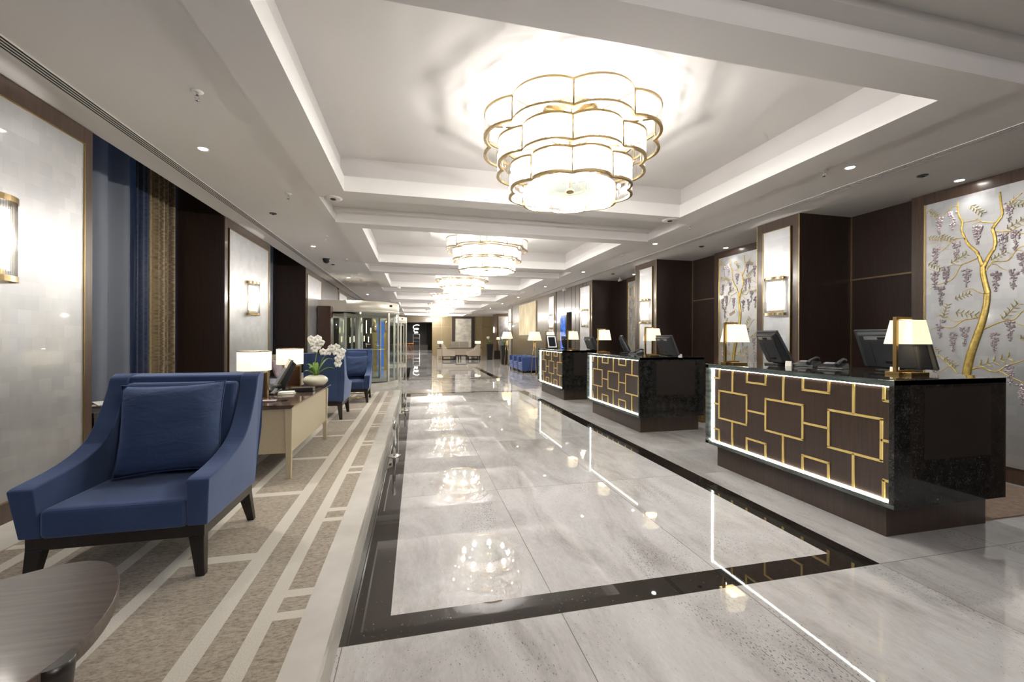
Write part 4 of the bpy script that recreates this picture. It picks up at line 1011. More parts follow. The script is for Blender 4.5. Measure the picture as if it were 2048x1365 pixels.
for (x, y) in ((-.845, 1.215), (-1.14, 1.66), (-1.66, 1.32), (-1.32, .90)):
    bm = B(); lathe(bm, [(.017, PZ), (.030, .50), (.038, .595), (.038, .6195)], x, y, 20); l = obj('leg', bm, M_darkleg, t)
    bm = B(); lathe(bm, [(.030, .510), (.0335, .512), (.0335, .521), (.031, .523)], x, y, 20); obj('brass_ring', bm, M_gold, l)

# cream writing desk --------------------------------------------------------
DT = .83
t = thing('writing_desk', 'cream leather writing desk with dark stone top behind the foreground armchair', 'desk', (0, 0, 0))
bm = B(); hexa(bm, [(-1.80, 3.80, DT-.035), (-1.02, 3.80, DT-.035), (-1.02, 5.28, DT-.035), (-1.80, 5.28, DT-.035)], [(-1.82, 3.77, DT-.006), (-.99, 3.77, DT-.006), (-.99, 5.31, DT-.006), (-1.82, 5.31, DT-.006)])
box(bm, -1.82, -.99, 3.77, 5.31, DT-.006, DT); obj('desktop', bm, M_stonetop, t)
bm = B(); box(bm, -1.79, -1.05, 3.815, 3.84, .42, DT-.035); obj('end_panel', bm, M_cream, t, bevel=.002)
bm = B(); box(bm, -1.79, -1.05, 5.22, 5.245, .42, DT-.035); obj('end_panel', bm, M_cream, t, bevel=.002)
bm = B(); box(bm, -1.05, -1.025, 3.86, 5.20, .42, DT-.035); obj('modesty_panel', bm, M_cream, t, bevel=.002)
for (x, y) in ((-1.04, 3.825), (-1.04, 5.24), (-1.78, 3.825), (-1.78, 5.24)):
    bm = B(); hexa(bm, [(x-.018, y-.018, PZ), (x+.018, y-.018, PZ), (x+.018, y+.018, PZ), (x-.018, y+.018, PZ)], [(x-.03, y-.025, DT-.035), (x+.03, y-.025, DT-.035), (x+.03, y+.025, DT-.035), (x-.03, y+.025, DT-.035)]); obj('leg', bm, M_cream, t, bevel=.003)
def drum_lamp(loc, label, rz=0):
    t = thing('drum_lamp', label, 'lamp', loc, rz, 'drum shade table lamps on the writing desk')
    bm = B(); box(bm, -.05, .10, -.018, .018, .012, .225); obj('wood_slab', bm, M_red, t)
    bm = B(); box(bm, .10, .114, -.024, .024, .0, .24); box(bm, -.064, -.05, -.024, .024, .0, .24); box(bm, -.05, .10, -.024, .024, .225, .24); box(bm, -.05, .10, -.024, .024, 0, .012); obj('brass_frame', bm, M_brassdark, t)
    bm = B(); tube(bm, [(0, 0, .24), (0, 0, .33)], .006); obj('stem', bm, M_gold, t)
    bm = B(); lathe(bm, [(.138, .258), (.138, .436)], seg=40, cap=False); o = obj('lamp_shade', bm, M_shadew, t); sm = o.modifiers.new('thickness', 'SOLIDIFY'); sm.thickness = .002
    bm = B(); lathe(bm, [(.1395, .430), (.1395, .4375), (.136, .4375), (.136, .430)], seg=40, cap=False); obj('shade_rim', bm, M_stonetop, t)
    bm = B(); ball(bm, (0, 0, .36), .03); obj('bulb', bm, M_bulb_l, t)
    return t
dlm = drum_lamp((-1.46, 4.28, DT), 'lit drum lamp at the near end of the cream writing desk')
dup(dlm, (-1.40, 5.17, DT), 'lit drum lamp at the far end of the cream writing desk')
for loc in ((-1.46, 4.28), (-1.40, 5.17)): point((loc[0], loc[1], DT+.40), 2.2, (1, .87, .6), .04)
# monitor turned to the wall side
mm = monitor((-1.43, 4.78, DT), PI+.35, 'slanted black point-of-sale screen on the cream writing desk', .15, .33, 28, M_black)
bm = B(); box(bm, -.10, .13, -.06, .06, 0, .045); o = obj('card_terminal', bm, M_black, loc=(-1.17, 4.70, DT), bevel=.008); tag(o, 'low black box beside the slanted screen on the writing desk', 'terminal')
bm = B()
for k in range(1): box(bm, -.07, .07, -.055, .055, 0, .012)
o = obj('notepad', bm, M_white, loc=(-1.25, 4.52, DT), bevel=.002); tag(o, 'white notepad at the bottom of the pad stack on the writing desk', 'notepad', 'white pads on the writing desk')
o2 = o.copy(); COL.objects.link(o2); o2.location = (-1.255, 4.525, DT+.0125); o2.rotation_euler = (0, 0, .2); o2['label'] = 'white notepad on top of the pad stack on the writing desk'
t = thing('desk_telephone', 'black telephone beside the near drum lamp on the writing desk', 'telephone', (-1.40, 4.52, DT), 1.4)
bm = B(); hexa(bm, [(-.09, -.08, 0), (.09, -.08, 0), (.09, .08, 0), (-.09, .08, 0)], [(-.085, -.075, .02), (.085, -.075, .05), (.085, .075, .05), (-.085, .075, .02)]); obj('body', bm, M_black, t, bevel=.004)
bm = B(); tube(bm, [(-.10, -.04, .04), (0, -.04, .075), (.105, -.04, .078)], [.018, .012, .019], 8); obj('handset', bm, M_black, t)
t = thing('acrylic_tray', 'small clear tray with cards near the corner of the writing desk', 'tray', (-1.20, 4.03, DT), .1)
bm = B(); box(bm, -.15, .10, -.06, .06, 0, .004); obj('tray_base', bm, M_glass, t)
bm = B(); box(bm, -.12, .0, -.04, .04, .004, .010); obj('card_stack', bm, M_mauve, t)
# orchid
t = thing('orchid_pot', 'white orchid with two arching stems in a round ivory bowl', 'plant', (-1.105, 5.06, DT))
bm = B(); lathe(bm, [(.045, 0), (.045, .008), (.062, .010), (.105, .035), (.130, .070), (.128, .095), (.105, .122), (.065, .138), (.060, .134), (.095, .115)], seg=36); obj('bowl', bm, M_pot, t)
for st in ([(-.01, 0, .12), (-.015, 0, .22), (.005, -.01, .34), (.035, -.02, .46), (.045, -.02, .50)], [(.02, 0, .12), (.04, 0, .22), (.07, -.01, .31), (.12, -.02, .385), (.18, -.02, .42), (.24, -.02, .385), (.27, -.02, .32)]):
    bm = B(); tube(bm, st, [.005]*len(st), 6); obj('stem', bm, M_stem, t)
rl = random.Random(4)
def leafm(L, ang, lift, w=.03):
    bm = B(); rows = []
    for i in range(9):
        s = i/8; r = L*s; z = .13+lift*math.sin(s*PI*.62); ww = w*math.sin(PI*min(1, s*.93+.07))**.8
        c, s_ = math.cos(ang), math.sin(ang)
        rows.append([bm.verts.new((r*c-q*s_, r*s_+q*c, z+(abs(q)*.35))) for q in (-ww, 0, ww)])
    for a_, b_ in zip(rows, rows[1:]):
        for k in range(2): f = bm.faces.new((a_[k], b_[k], b_[k+1], a_[k+1])); f.smooth = True
    o = obj('leaf', bm, M_green, t); m = o.modifiers.new('thickness', 'SOLIDIFY'); m.thickness = .003
for L, an, li in ((.20, -.1, .09), (.19, .5, .19), (.11, 2.9, .13), (.12, -1.9, .10), (.14, 1.8, .14), (.12, -2.6, .06)): leafm(L, an, li)
def flower(c, r, yaw=0, tilt=0):
    bm = B(); R = Matrix.Rotation(yaw, 3, 'Z') @ Matrix.Rotation(tilt, 3, 'X')
    for k in range(5):
        a_ = PI/2+k*2*PI/5; wd = .62 if k in (1, 4) else .42
        rows = []
        for i in range(5):
            s = i/4; rr = r*s; ww = r*wd*math.sin(PI*(.12+.80*s))
            rows.append([bm.verts.new(R @ Vector((rr*math.cos(a_)-q*math.sin(a_), -.004-.15*r*math.sin(PI*s)+.1*abs(q)+.0015*k, rr*math.sin(a_)+q*math.cos(a_)))+Vector(c)) for q in (-ww, 0, ww)])
        for x, y in zip(rows, rows[1:]):
            for q in range(2): f = bm.faces.new((x[q], y[q], y[q+1], x[q+1])); f.smooth = True
    o = obj('flower', bm, M_orchid, t, fix=False); m = o.modifiers.new('thickness', 'SOLIDIFY'); m.thickness = .002
for (x, z) in ((.0, .50), (-.02, .545), (.085, .505), (.05, .55), (.055, .465), (.02, .43)): flower((x-.02, -.03-rl.random()*.03, z), .044, rl.uniform(-.35, .35), rl.uniform(-.25, .25))
for (x, z) in ((.11, .40), (.16, .40), (.20, .445), (.245, .40), (.25, .455), (.295, .355), (.27, .32), (.31, .405), (.265, .265)): flower((x-.02, -.03-rl.random()*.04, z), .044, rl.uniform(-.35, .35), rl.uniform(-.25, .25))

# banquette in the second bay -----------------------------------------------
t = thing('banquette_sofa', 'cream banquette sofa with lavender seat in the bay behind the desk', 'sofa', (-2.93, 9.43, PZ))
bm = B(); box(bm, -.24, -.08, -1.15, 1.15, .10, .80); obj('backrest', bm, M_creamfab, t, bevel=.03)
bm = B(); box(bm, -.08, .42, -1.15, 1.15, .10, .26); obj('base', bm, M_creamfab, t, bevel=.01)
bm = B(); box(bm, -.08, .43, -1.14, 1.14, .262, .36); obj('seat_cushion', bm, M_lav, t, bevel=.025)
for i, (y, a_, m_, lb) in enumerate(((8.72, .3, M_mauve, 'mauve pillow on the banquette nearest the near drum lamp'), (9.35, .15, M_mauve, 'mauve pillow in the middle of the banquette'), (9.72, .5, M_mauve, 'mauve pillow leaning behind the middle one on the banquette'), (10.1, 0, M_lav, 'lavender pillow at the far end of the banquette'))):
    pillow((-2.86+.08*(i % 2), y, PZ+.36+.185), .38, (math.radians(-16), .1*(i % 2), PI/2+a_*.3), m_, lb, 'pillows on the banquette', .07, seedv=i+10)
# curtains in the bays ---------------------------------------------------------
def curtain(x, y0, y1, z1, folds, amp, mat, label, grp, name='curtain', thick=.004):
    bm = B(); prev = None; m = folds*14
    for i in range(m+1):
        s = i/m; y = y0+(y1-y0)*s; dx = amp*math.sin(2*PI*folds*s)+amp*.35*math.sin(2*PI*folds*1.7*s+1)
        cur = (bm.verts.new((x+dx*1.15, y, PZ+.01)), bm.verts.new((x+dx, y, z1)))
        if prev: f = bm.faces.new((prev[0], cur[0], cur[1], prev[1])); f.smooth = True
        prev = cur
    o = obj(name, bm, mat, fix=False); mo = o.modifiers.new('thickness', 'SOLIDIFY'); mo.thickness = thick
    return tag(o, label, 'curtain', grp)
curtain(-3.22, 4.08, 5.78, 3.88, 5, .055, M_sheer, 'pale blue sheer curtain in the window bay beside the nearest silver panel', 'blue sheer curtains', 'sheer_curtain', .001)
curtain(-3.10, 5.52, 5.76, 3.88, 3, .022, M_curtb, 'dark blue wavy striped edge of the drape in the first window bay', 'wavy striped drapes')
curtain(-3.12, 5.77, 6.36, 3.88, 5, .035, M_curt, 'gold and brown wavy striped drape in the first window bay', 'wavy striped drapes')
curtain(-2.75, 8.215, 8.34, 3.88, 2, .030, M_curt, 'narrow gold wavy striped drape at the edge of the second lounge pillar', 'wavy striped drapes')
curtain(-3.25, 8.22, 10.64, 3.88, 9, .025, M_sheer, 'pale sheer curtain behind the cream banquette', 'blue sheer curtains', 'sheer_curtain', .001)
# side table with magazines in the first bay
t = thing('window_console', 'dark low console in the first window bay holding magazines', 'table', (-2.88, 4.75, PZ))
bm = B(); box(bm, -.2, .2, -.5, .5, .50, .54); obj('console_top', bm, M_darkleg, t, bevel=.004)
for sx in (-1, 1):
    for sy in (-1, 1): bm = B(); box(bm, sx*.17-.02, sx*.17+.02, sy*.46-.02, sy*.46+.02, 0, .50); obj('leg', bm, M_darkleg, t)
for i in range(3):
    bm = B(); box(bm, -.11, .11, -.15, .15, 0, .008); o = obj('magazine', bm, (M_white, M_creamfab, M_white)[i], loc=(-2.86, 4.75, PZ+.54+i*.0085)); o.rotation_euler = (0, 0, i*.35)
    tag(o, ('bottom', 'middle', 'top')[i]+' magazine of the small pile on the window console', 'magazine', 'magazines on the window console')

# chrome posts beside the platform edge
def post(loc, h, label):
    t = thing('chrome_post', label, 'post', loc, 0, 'chrome barrier posts')
    bm = B(); lathe(bm, [(.075, 0), (.075, .006), (.03, .02)], seg=28); obj('base', bm, M_chrome, t)
    bm = B(); lathe(bm, [(.019, .018), (.019, h-.01), (.008, h)], seg=20); obj('pole', bm, M_chrome, t)
post((-.245, 5.05, 0), .46, 'short chrome post with round base beside the carpet edge, nearer')
post((-.19, 8.15, 0), .31, 'short chrome post with round base beside the carpet edge, farther')

a = N('blue_light_glow'); a.set(Base_Color=(.05, .12, .4), Roughness=.15, Emission_Color=(.12, .25, .75), Emission_Strength=.22); M_blueglow = a.m  # glow of the sheet added for the blue light beyond the door
# ================================================================== REVOLVING DOORS
def revolving(n, loc, rz):
    t = bpy.data.objects.new('door_%d' % n, None); COL.objects.link(t); t.location = loc; t['kind'] = 'structure'; t.rotation_euler = (0, 0, rz)
    R = 1.2
    bm = B(); lathe(bm, [(.02, 2.09), (R-.02, 2.09), (R, 2.095), (R, 2.40), (R-.05, 2.41), (.02, 2.41)], seg=64); obj('drum_canopy', bm, M_champ, t)
    bm = B(); lathe(bm, [(R+.001, 2.12), (R+.010, 2.125), (R+.010, 2.15), (R+.001, 2.155)], seg=64, cap=False); obj('canopy_bead', bm, M_champ, t)
    bm = B(); box(bm, -.84, .0, -R+.01, -.2, 2.09, 2.40); obj('canopy_cheek', bm, M_champ, t)
    def arcwall(bm, a0, a1, r0, r1, z0, z1, m=20):
        pr = None
        for i in range(m+1):
            a_ = a0+(a1-a0)*i/m; c, s = math.cos(a_), math.sin(a_)
            cur = [bm.verts.new(p) for p in ((r0*c, r0*s, z0), (r1*c, r1*s, z0), (r1*c, r1*s, z1), (r0*c, r0*s, z1))]
            if pr:
                for k in range(4): f = bm.faces.new((pr[k], cur[k], cur[(k+1) % 4], pr[(k+1) % 4]))
            else: bm.faces.new(cur)
            pr = cur
        bm.faces.new(pr)
    # glazed curved walls (openings face +x and -x)
    for a0, a1 in ((math.radians(-150), math.radians(-5)), (math.radians(62), math.radians(150))):
        bm = B(); arcwall(bm, a0, a1, R-.05, R, 0, .10); obj('base_rail', bm, M_champ, t)
        bm = B(); arcwall(bm, a0, a1, R-.032, R-.020, .10, 2.09, 24); obj('curved_glass', bm, M_glass, t)
        for a_ in (a0, math.radians(-38) if a0 < 0 else (a0+a1)/2, a1):
            bm = B(); arcwall(bm, a_-.028, a_+.028, R-.055, R+.003, 0, 2.095, 2); obj('upright', bm, M_champ, t)
    for k in range(3):
        a_ = math.radians(20+k*120); l = bpy.data.objects.new('door_leaf', None); COL.objects.link(l); l.parent = t; l.rotation_euler = (0, 0, a_)
        bm = B(); box(bm, .03, .08, -.025, .025, .02, 2.07); box(bm, 1.08, 1.13, -.025, .025, .02, 2.07); box(bm, .08, 1.08, -.025, .025, .02, .12); box(bm, .08, 1.08, -.025, .025, 1.99, 2.07); obj('leaf_frame', bm, M_champ, l)
        bm = B(); box(bm, .08, 1.08, -.005, .005, .12, 1.99); obj('glass', bm, M_glass, l)
        bm = B(); tube(bm, [(.2, -.06, 1.02), (.95, -.06, 1.02)], .014); obj('push_bar', bm, M_gold, l)
    bm = B(); lathe(bm, [(.035, 0), (.035, 2.09)], seg=16); obj('centre_post', bm, M_champ, t)
    bm = B(); lathe(bm, [(.001, .004), (R-.06, .004), (R-.06, .006), (.001, .007)], seg=48); obj('floor_mat', bm, simple('door_mat_%d' % n, (.05, .05, .055), .9), t)
    bm = B(); box(bm, R*.72, R*.86, -R*.60, -R*.50, 2.28, 2.33); obj('sensor', bm, M_black, t)
    return t
revolving(1, (-1.71, 13.2, 0), 0)
revolving(2, (-1.66, 21.8, 0), 0)
bm = B(); box(bm, -2.53, -2.2, 11.75, 12.05, 0.0, 2.22); o = obj('wood_screen', bm, M_red, bevel=.006); tag(o, 'reddish walnut upright screen panel in front of the revolving door', 'screen')
# vestibule beyond the doors: slim lit tubes on the dark panelling
rl = random.Random(11); k = 0
tb = None
for i in range(14):
    y = 13.2+i*.80; z = 1.35+.45*rl.random()+(.5 if i % 3 == 0 else 0)
    lb = 'slim lit brass tube light on the dark vestibule panelling, %s seen through the revolving door' % ('one of several',)
    if tb is None:
        tb = thing('tube_light', 'slim lit brass tube light on the dark vestibule panelling beyond the revolving door', 'wall light', (-7.66, y, z), 0, 'tube lights beyond the revolving door')
        bm = B(); tube(bm, [(0, 0, -.22), (0, 0, .22)], .028, 8); obj('lit_tube', bm, emit('vestibule_tube', (1, .8, .45), 5), tb)
        bm = B(); lathe(bm, [(.03, .22), (.03, .28)], seg=10); lathe(bm, [(.03, -.28), (.03, -.22)], seg=10); obj('brass_cap', bm, M_gold, tb)
    else: dup(tb, (-7.66, y, z), 'slim lit brass tube light on the dark vestibule panelling beyond the revolving door')
point((-5.2, 15.5, 2.5), 160, (1, .88, .7), .2); point((-5.2, 21.0, 2.5), 160, (1, .88, .7), .2)  # unseen lamps added to brighten the vestibule
point((-6.9, 18.5, 1.2), 70, (.25, .45, 1), .3)
def ystand(loc, label):
    t = thing('brass_y_column', label, 'column', loc, 0, 'brass forked columns in the vestibule')
    bm = B(); box(bm, -.09, .09, -.09, .09, 0, 1.6); obj('shaft', bm, M_gold, t)
    bm = B()
    for s in (-1, 1): tube(bm, [(0, 0, 1.55), (0, s*.38, 2.1)], .055, 6)
    obj('fork', bm, M_gold, t); return t
y0_ = ystand((-1.62, 17.6, 0), 'brass forked column seen through the nearer revolving door')
dup(y0_, (-1.25, 18.6, 0), 'brass forked column farther back beyond the revolving door')

def slot_screen(x0, x1, y, z1, n, label):
    t = thing('slotted_screen', label, 'screen', ((x0+x1)/2, y, 0), 0, 'dark slotted screens between the revolving doors'); w = (x1-x0)/2
    bm = B(); box(bm, -w, w, -.03, .03, 0, z1); obj('wood_board', bm, M_wood, t, bevel=.004)
    rr = random.Random(int(y*10))
    for i in range(n):
        x = -w+(i+.5)*2*w/n; z = 1.55 if i % 2 else 1.15+rr.random()*.1; h_ = .22+.3*(i % 3 == 1)
        bm = B(); box(bm, x-.014, x+.014, -.036, -.031, z, z+h_); obj('lit_slot', bm, M_slot, t)
    return t
M_slot = emit('warm_slot_light', (1, .78, .42), 2.2)
slot_screen(-2.50, -2.14, 16.9, 2.35, 5, 'dark wooden screen with small lit slots, left one seen through the revolving door')
slot_screen(-2.05, -1.72, 17.4, 2.20, 4, 'dark wooden screen with small lit slots, right one seen through the revolving door')
bm = B(); box(bm, -1.75, -1.30, 19.5, 19.53, .05, 2.1); o = obj('blue_light_sheet', bm, M_blueglow); tag(o, 'upright glowing blue sheet added as the blue light beyond the nearer revolving door', 'screen')

# ================================================================== RIGHT LOBBY
t = thing('gold_picture', 'large pale gold abstract picture on the bronze wall', 'picture', (RX-.021, 17.93, 2.23))
bm = B(); box(bm, -.02, .018, -1.40, 1.40, -.70, .70); obj('canvas', bm, M_artgold, t)
bm = B(); box(bm, -.022, .02, -1.42, -1.40, -.72, .72); box(bm, -.022, .02, 1.40, 1.42, -.72, .72); box(bm, -.022, .02, -1.4, 1.4, .70, .72); box(bm, -.022, .02, -1.4, 1.4, -.72, -.70); obj('picture_frame', bm, M_creamfab, t)
spot((4.2, 17.9, H-.05), 40, 100)
t = thing('glass_artwork', 'tall blue lit glass artwork on the taupe wall beside the niche', 'artwork', (RX-.014, 13.28, 0))
bm = B(); box(bm, -.006, .010, -.24, .24, .05, 2.15)
a = N('blue_marbled_glass'); v = a.coord((1, 2, 1)); nn = a.n('ShaderNodeTexNoise', Scale=3, Detail=5, Distortion=1.5); a.l(v, nn.inputs['Vector'])
cc = a.ramp(nn.outputs[0], [(.35, (.015, .04, .22)), (.6, (.06, .16, .5)), (.8, (.4, .5, .7))]); a.set(Base_Color=cc, Roughness=.1); a.l(cc, a.b.inputs['Emission Color']); a.b.inputs['Emission Strength'].default_value = .5
obj('glass_sheet', bm, a.m, t)
bm = B(); box(bm, -.008, .012, -.262, -.242, .03, 2.17); box(bm, -.008, .012, .242, .262, .03, 2.17); obj('steel_edge', bm, M_chrome, t)
def floor_lamp(loc, label):
    t = thing('floor_lamp', label, 'lamp', loc, .4, 'brass floor lamps by the blue chairs')
    bm = B(); lathe(bm, [(.27, 1.30), (.18, 1.62)], seg=40, cap=False); o = obj('lamp_shade', bm, M_shade, t); m = o.modifiers.new('thickness', 'SOLIDIFY'); m.thickness = .003
    for k in range(3):
        a_ = k*2*PI/3+.3; bm = B(); tube(bm, [(.13*math.cos(a_), .13*math.sin(a_), .02), (.02*math.cos(a_), .02*math.sin(a_), 1.28)], [.011, .009], 8); obj('leg', bm, M_brass, t)
    bm = B(); lathe(bm, [(.03, 1.22), (.045, 1.26), (.03, 1.32), (.008, 1.45)], seg=16); obj('socket', bm, M_brass, t)
    bm = B()
    for k in range(3):
        a_, b_ = k*2*PI/3+.3, (k+1)*2*PI/3+.3; tube(bm, [(.13*math.cos(a_), .13*math.sin(a_), .02), (.13*math.cos(b_), .13*math.sin(b_), .02)], .010, 6)
    obj('foot_frame', bm, M_brass, t); return t
fl = floor_lamp((4.36, 15.0, 0), 'brass tripod floor lamp with cream shade nearest, in front of the gold picture')
dup(fl, (4.42, 20.1, 0), 'brass tripod floor lamp with cream shade behind the blue cube chairs', scale=(1.06, 1.06, 1.04))
for x, y in ((4.36, 15.0), (4.42, 20.1)): point((x, y, 1.5), 5, (1, .82, .52), .05)
def cube_chair(loc, label):
    t = thing('cube_armchair', label, 'armchair', loc, 0, 'blue cube armchairs by the bronze wall')  # faces -x
    bm = B(); box(bm, -.34, .34, -.36, -.26, .10, .62); obj('arm', bm, M_blue2, t, bevel=.012)
    bm = B(); box(bm, -.34, .34, .26, .36, .10, .62); obj('arm', bm, M_blue2, t, bevel=.012)
    bm = B(); box(bm, .24, .36, -.259, .259, .10, .64); obj('backrest', bm, M_blue2, t, bevel=.012)
    bm = B(); box(bm, -.335, .24, -.258, .258, .10, .27); obj('base', bm, M_blue2, t, bevel=.008)
    bm = B(); box(bm, -.345, .238, -.256, .256, .275, .41); obj('seat_cushion', bm, M_blue2, t, bevel=.02)
    for sx in (-1, 1):
        for sy in (-1, 1): bm = B(); box(bm, sx*.29-.02, sx*.29+.02, sy*.31-.02, sy*.31+.02, 0, .10); obj('leg', bm, M_darkleg, t)
    return t
M_blue2 = blue_fabric('bright_blue_wool', (0.026, 0.052, 0.17), (0.042, 0.082, 0.25))
q = cube_chair((4.42, 16.15, 0), 'blue cube armchair nearest the floor lamp')
dup(q, (4.42, 16.95, 0), 'middle blue cube armchair of the row of three'); dup(q, (4.42, 17.75, 0), 'far blue cube armchair of the row of three')
def planter(loc, label, flower_=True):
    t = thing('tall_planter', label, 'planter', loc, 0, 'tall black planters')
    bm = B(); hexa(bm, [(-.15, -.15, 0), (.15, -.15, 0), (.15, .15, 0), (-.15, .15, 0)], [(-.20, -.20, 1.0), (.20, -.20, 1.0), (.20, .20, 1.0), (-.20, .20, 1.0)]); obj('pot', bm, M_black, t, bevel=.01)
    bm = B()
    for k in range(5):
        a_ = k*1.3; tube(bm, [(0, 0, 1.0), (.06*math.cos(a_), .06*math.sin(a_), 1.15), (.16*math.cos(a_), .16*math.sin(a_), 1.2)], [.02, .025, .004], 6)
    obj('leaves', bm, M_green, t)
    bm = B(); tube(bm, [(0, 0, 1.0), (-.03, 0, 1.3), (-.12, 0, 1.42)], .006, 6); obj('stem', bm, M_stem, t)
    bm = B()
    for k in range(9): ball(bm, (-.16+.03*(k % 5), -.05+.03*(k//3), 1.42-.03*(k % 4)), .045, 1, .6, 1, 8, 6)
    obj('blossom', bm, M_orchid, t); return t
q = planter((4.5, 21.2, 0), 'tall black planter with white orchid beside the far floor lamp')
dup(q, (4.5, 25.6, 0), 'tall black pedestal with white orchid before the far lobby pillar')
dup(fl, (5.25, 26.6, .55), 'small lit lamp on the far pedestal beside the lobby pillar', scale=(.45, .45, .55))
bm = B(); box(bm, 4.95, 5.35, 26.4, 26.8, 0, .56); o = obj('lamp_pedestal', bm, M_darkleg); tag(o, 'dark pedestal under the small lamp before the far pillar', 'pedestal')
# far panel on the pillar
t = thing('silver_pillar_panel', 'dark silver panel in a walnut frame on the far lobby pillar', 'wall panel', (6.0, 28.19, 0))
bm = B(); box(bm, -.40, .40, -.012, .004, .1, 2.85); obj('silver_sheet', bm, noisy('dark_silver', (.22, .21, .22), (.38, .37, .38), 4, .3, metal=.7), t)
bm = B(); box(bm, -.42, -.40, -.02, .004, .08, 2.87); box(bm, .40, .42, -.02, .004, .08, 2.87); box(bm, -.4, .4, -.02, .004, 2.85, 2.87); obj('brass_frame', bm, M_gold, t)
# far wall picture
t = thing('tall_silver_picture', 'tall silver abstract picture in a dark frame on the far wall', 'picture', (3.55, 31.97, 0))
bm = B(); box(bm, -.62, .62, -.02, .02, .1, 2.85); obj('canvas', bm, noisy('silver_gold_canvas', (.42, .41, .40), (.72, .66, .50), 2.5, .5, (1, 1, 2), metal=.3), t)
bm = B(); box(bm, -.86, -.62, -.06, .02, 0, 3.0); box(bm, .62, .86, -.06, .02, 0, 3.0); box(bm, -.62, .62, -.06, .02, 2.85, 3.0); obj('picture_frame', bm, M_wood, t)
# far desk group
t = thing('lobby_desk', 'long cream desk with dark top at the far end of the hall', 'desk', (2.73, 26.9, 0))
bm = B(); box(bm, -1.42, 1.42, -.35, .35, .70, .74); obj('desktop', bm, M_wood, t)
bm = B(); box(bm, -1.36, 1.36, -.32, -.28, .22, .70); obj('modesty_panel', bm, M_creamfab, t)
for s in (-1, 1):
    bm = B(); box(bm, s*1.38-.03, s*1.38+.03, -.32, .32, 0, .70); obj('end_panel', bm, M_creamfab, t)
def swoop(loc, rz, label):
    t = thing('swept_armchair', label, 'armchair', loc, rz, 'cream swept armchairs at the lobby desk')  # faces +x
    for s in (-1, 1):
        bm = B(); prism(bm, [(.42, .24), (.42, .50), (.30, .52), (.10, .58), (-.08, .70), (-.22, .90), (-.30, .97), (-.40, .95), (-.36, .24)], s*.30, s*.38, 'y'); obj('arm', bm, M_creamfab, t, bevel=.012)
    bm = B(); hexa(bm, [(-.34, -.3, .24), (-.22, -.3, .24), (-.22, .3, .24), (-.34, .3, .24)], [(-.39, -.3, .93), (-.29, -.3, .95), (-.29, .3, .95), (-.39, .3, .93)]); obj('backrest', bm, M_creamfab, t, bevel=.01)
    bm = B(); box(bm, -.22, .41, -.298, .298, .24, .42); obj('seat', bm, M_creamfab, t, bevel=.02)
    bm = B(); box(bm, -.34, .40, -.34, -.30, .2, .24); box(bm, -.34, .40, .30, .34, .2, .24); box(bm, -.34, .40, -.34, -.30, .0, .03); box(bm, -.34, .40, .30, .34, .0, .03); obj('base_frame', bm, M_darkleg, t)
    for x in (-.32, .38):
        for s in (-1, 1): bm = B(); box(bm, x-.02, x+.02, s*.32-.02, s*.32+.02, .03, .2); obj('leg', bm, M_darkleg, t)
    return t
q = swoop((1.95, 26.1, 0), 0, 'cream swept armchair at the left end of the far lobby desk')
dup(q, (3.55, 26.1, 0), 'cream swept armchair at the right end of the far lobby desk', PI)
def back_chair(loc, label):
    t = thing('desk_chair', label, 'chair', loc, 0, 'high-backed chairs behind the lobby desk')
    bm = B(); box(bm, -.30, .30, -.05, .05, .50, 1.12); obj('backrest', bm, M_taupe2, t, bevel=.03)
    bm = B(); box(bm, -.28, .28, -.50, -.05, .40, .50); obj('seat', bm, M_taupe2, t, bevel=.02)
    for sx in (-1, 1):
        for y in (-.46, .0): bm = B(); box(bm, sx*.25-.02, sx*.25+.02, y-.02, y+.02, 0, .40); obj('leg', bm, M_darkleg, t)
    return t
M_taupe2 = noisy('taupe_fabric', (.30, .26, .21), (.36, .31, .26), 100, .9)
q = back_chair((2.52, 27.95, 0), 'high-backed taupe chair behind the lobby desk, left of the pair')
dup(q, (3.16, 27.95, 0), 'high-backed taupe chair behind the lobby desk, right of the pair')
for i, x in enumerate((1.52, 3.95)):
    lb = 'small drum lamp on the %s end of the far lobby desk' % ('left', 'right')[i]
    dup(dlm, (x, 26.95, .74), lb, scale=(1.35, 1.35, 1.0)); point((x, 26.95, 1.1), 4, (1, .85, .55), .06)
# low table between the chairs
t = thing('low_table', 'low dark table between the two cream swept armchairs', 'table', (2.75, 25.9, 0))
bm = B(); box(bm, -.36, .36, -.25, .25, .26, .30); obj('tabletop', bm, M_darkleg, t)
for sx in (-1, 1):
    for sy in (-1, 1): bm = B(); box(bm, sx*.33-.02, sx*.33+.02, sy*.22-.02, sy*.22+.02, 0, .26); obj('leg', bm, M_darkleg, t)
# dark bar beyond the lintel
bm = B(); box(bm, -3.2, 1.18, 47.5, 47.7, 0.55, 3.1); struct('wall_bar', bm, simple('bar_dark', (.012, .011, .012), .3))
bm = B(); box(bm, -3.2, 1.3, 47.6, 47.8, 0, .55); struct('wall_bar_base', bm, M_riser)
t = thing('bar_shelf_rack', 'thin metal ladder rack in the dark bar at the far end', 'rack', (0.05, 47.1, 0))
bm = B()
for x in (-.35, .35): box(bm, x-.025, x+.025, -.03, .03, 0, 1.75)
for z in (.9, 1.3, 1.72): box(bm, -.35, .35, -.03, .03, z, z+.04)
obj('rack_frame', bm, M_chrome, t)
t = thing('swirl_pendant', 'white swirling pendant light in the dark bar', 'pendant lamp', (0.0, 46.8, 2.15))
bm = B(); pts = []
for i in range(60):
    a_ = i/60*5*PI; r = .34-.2*i/60; pts.append((r*math.cos(a_), 0.05*math.sin(i), .55-.95*i/60+.15*math.sin(a_)))
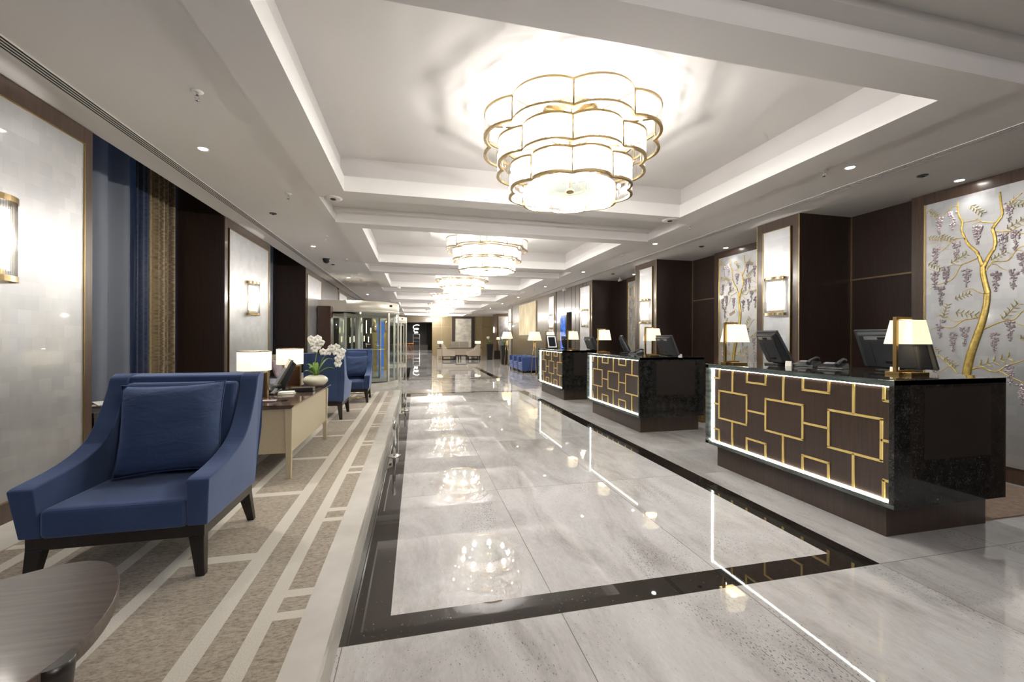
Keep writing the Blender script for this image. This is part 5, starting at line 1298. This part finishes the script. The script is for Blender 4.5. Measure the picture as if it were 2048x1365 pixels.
tube(bm, pts, .05, 6); obj('swirl', bm, emit('pendant_glow', (1, .97, .9), .8), t)
bm = B(); tube(bm, [(0, 0, .6), (0, 0, .93)], .01, 5); obj('cord', bm, M_black, t)
rl = random.Random(2); q = None
for i in range(7):
    loc = (-2.3+i*.32, 44.0+.5*(i % 2), 0); lb = 'orange brown stool in front of the dark bar, %s from the left' % ordw[i]
    if i == 0:
        q = thing('bar_stool', lb, 'stool', loc, 0, 'orange stools at the far bar')
        bm = B(); lathe(bm, [(.16, .70), (.17, .76), (.12, .78)], seg=12); obj('seat', bm, simple('orange_leather', (.45, .15, .03), .5), q)
        for k in range(4):
            a_ = k*PI/2+.7; bm = B(); tube(bm, [(.18*math.cos(a_), .18*math.sin(a_), 0), (.1*math.cos(a_), .1*math.sin(a_), .71)], .018, 5); obj('leg', bm, simple('orange_wood', (.30, .10, .03), .5) if k == 0 else bpy.data.materials['orange_wood'], q)
    else: dup(q, loc, lb)
spot((0, 43, 3.0), 300, 120); spot((-1.5, 37, 3.0), 400, 120); spot((.3, 34.5, 3.0), 200, 120); point((7, 26, 2.6), 60, (1, .93, .82), .3)  # spots are unseen fill added to brighten the far floor, not fitted downlights

# ================================================================== WORLD
w = bpy.data.worlds.new('dusk'); SC.world = w; w.use_nodes = True
bgn = w.node_tree.nodes['Background']; bgn.inputs[0].default_value = (0.28, 0.42, 0.75, 1); bgn.inputs[1].default_value = 1.0
SC.view_settings.view_transform = 'Standard'; SC.view_settings.look = 'None'; SC.view_settings.gamma = 1; SC.view_settings.use_curve_mapping = False
SC.view_settings.exposure = 1.14
cy = SC.cycles
cy.max_bounces = 6; cy.diffuse_bounces = 4; cy.glossy_bounces = 3; cy.transmission_bounces = 2; cy.transparent_max_bounces = 16
cy.use_adaptive_sampling = True; cy.adaptive_threshold = 0.12; cy.adaptive_min_samples = 16
cy.sample_clamp_indirect = 6; cy.caustics_reflective = False; cy.caustics_refractive = False; cy.use_denoising = True; cy.use_light_tree = True
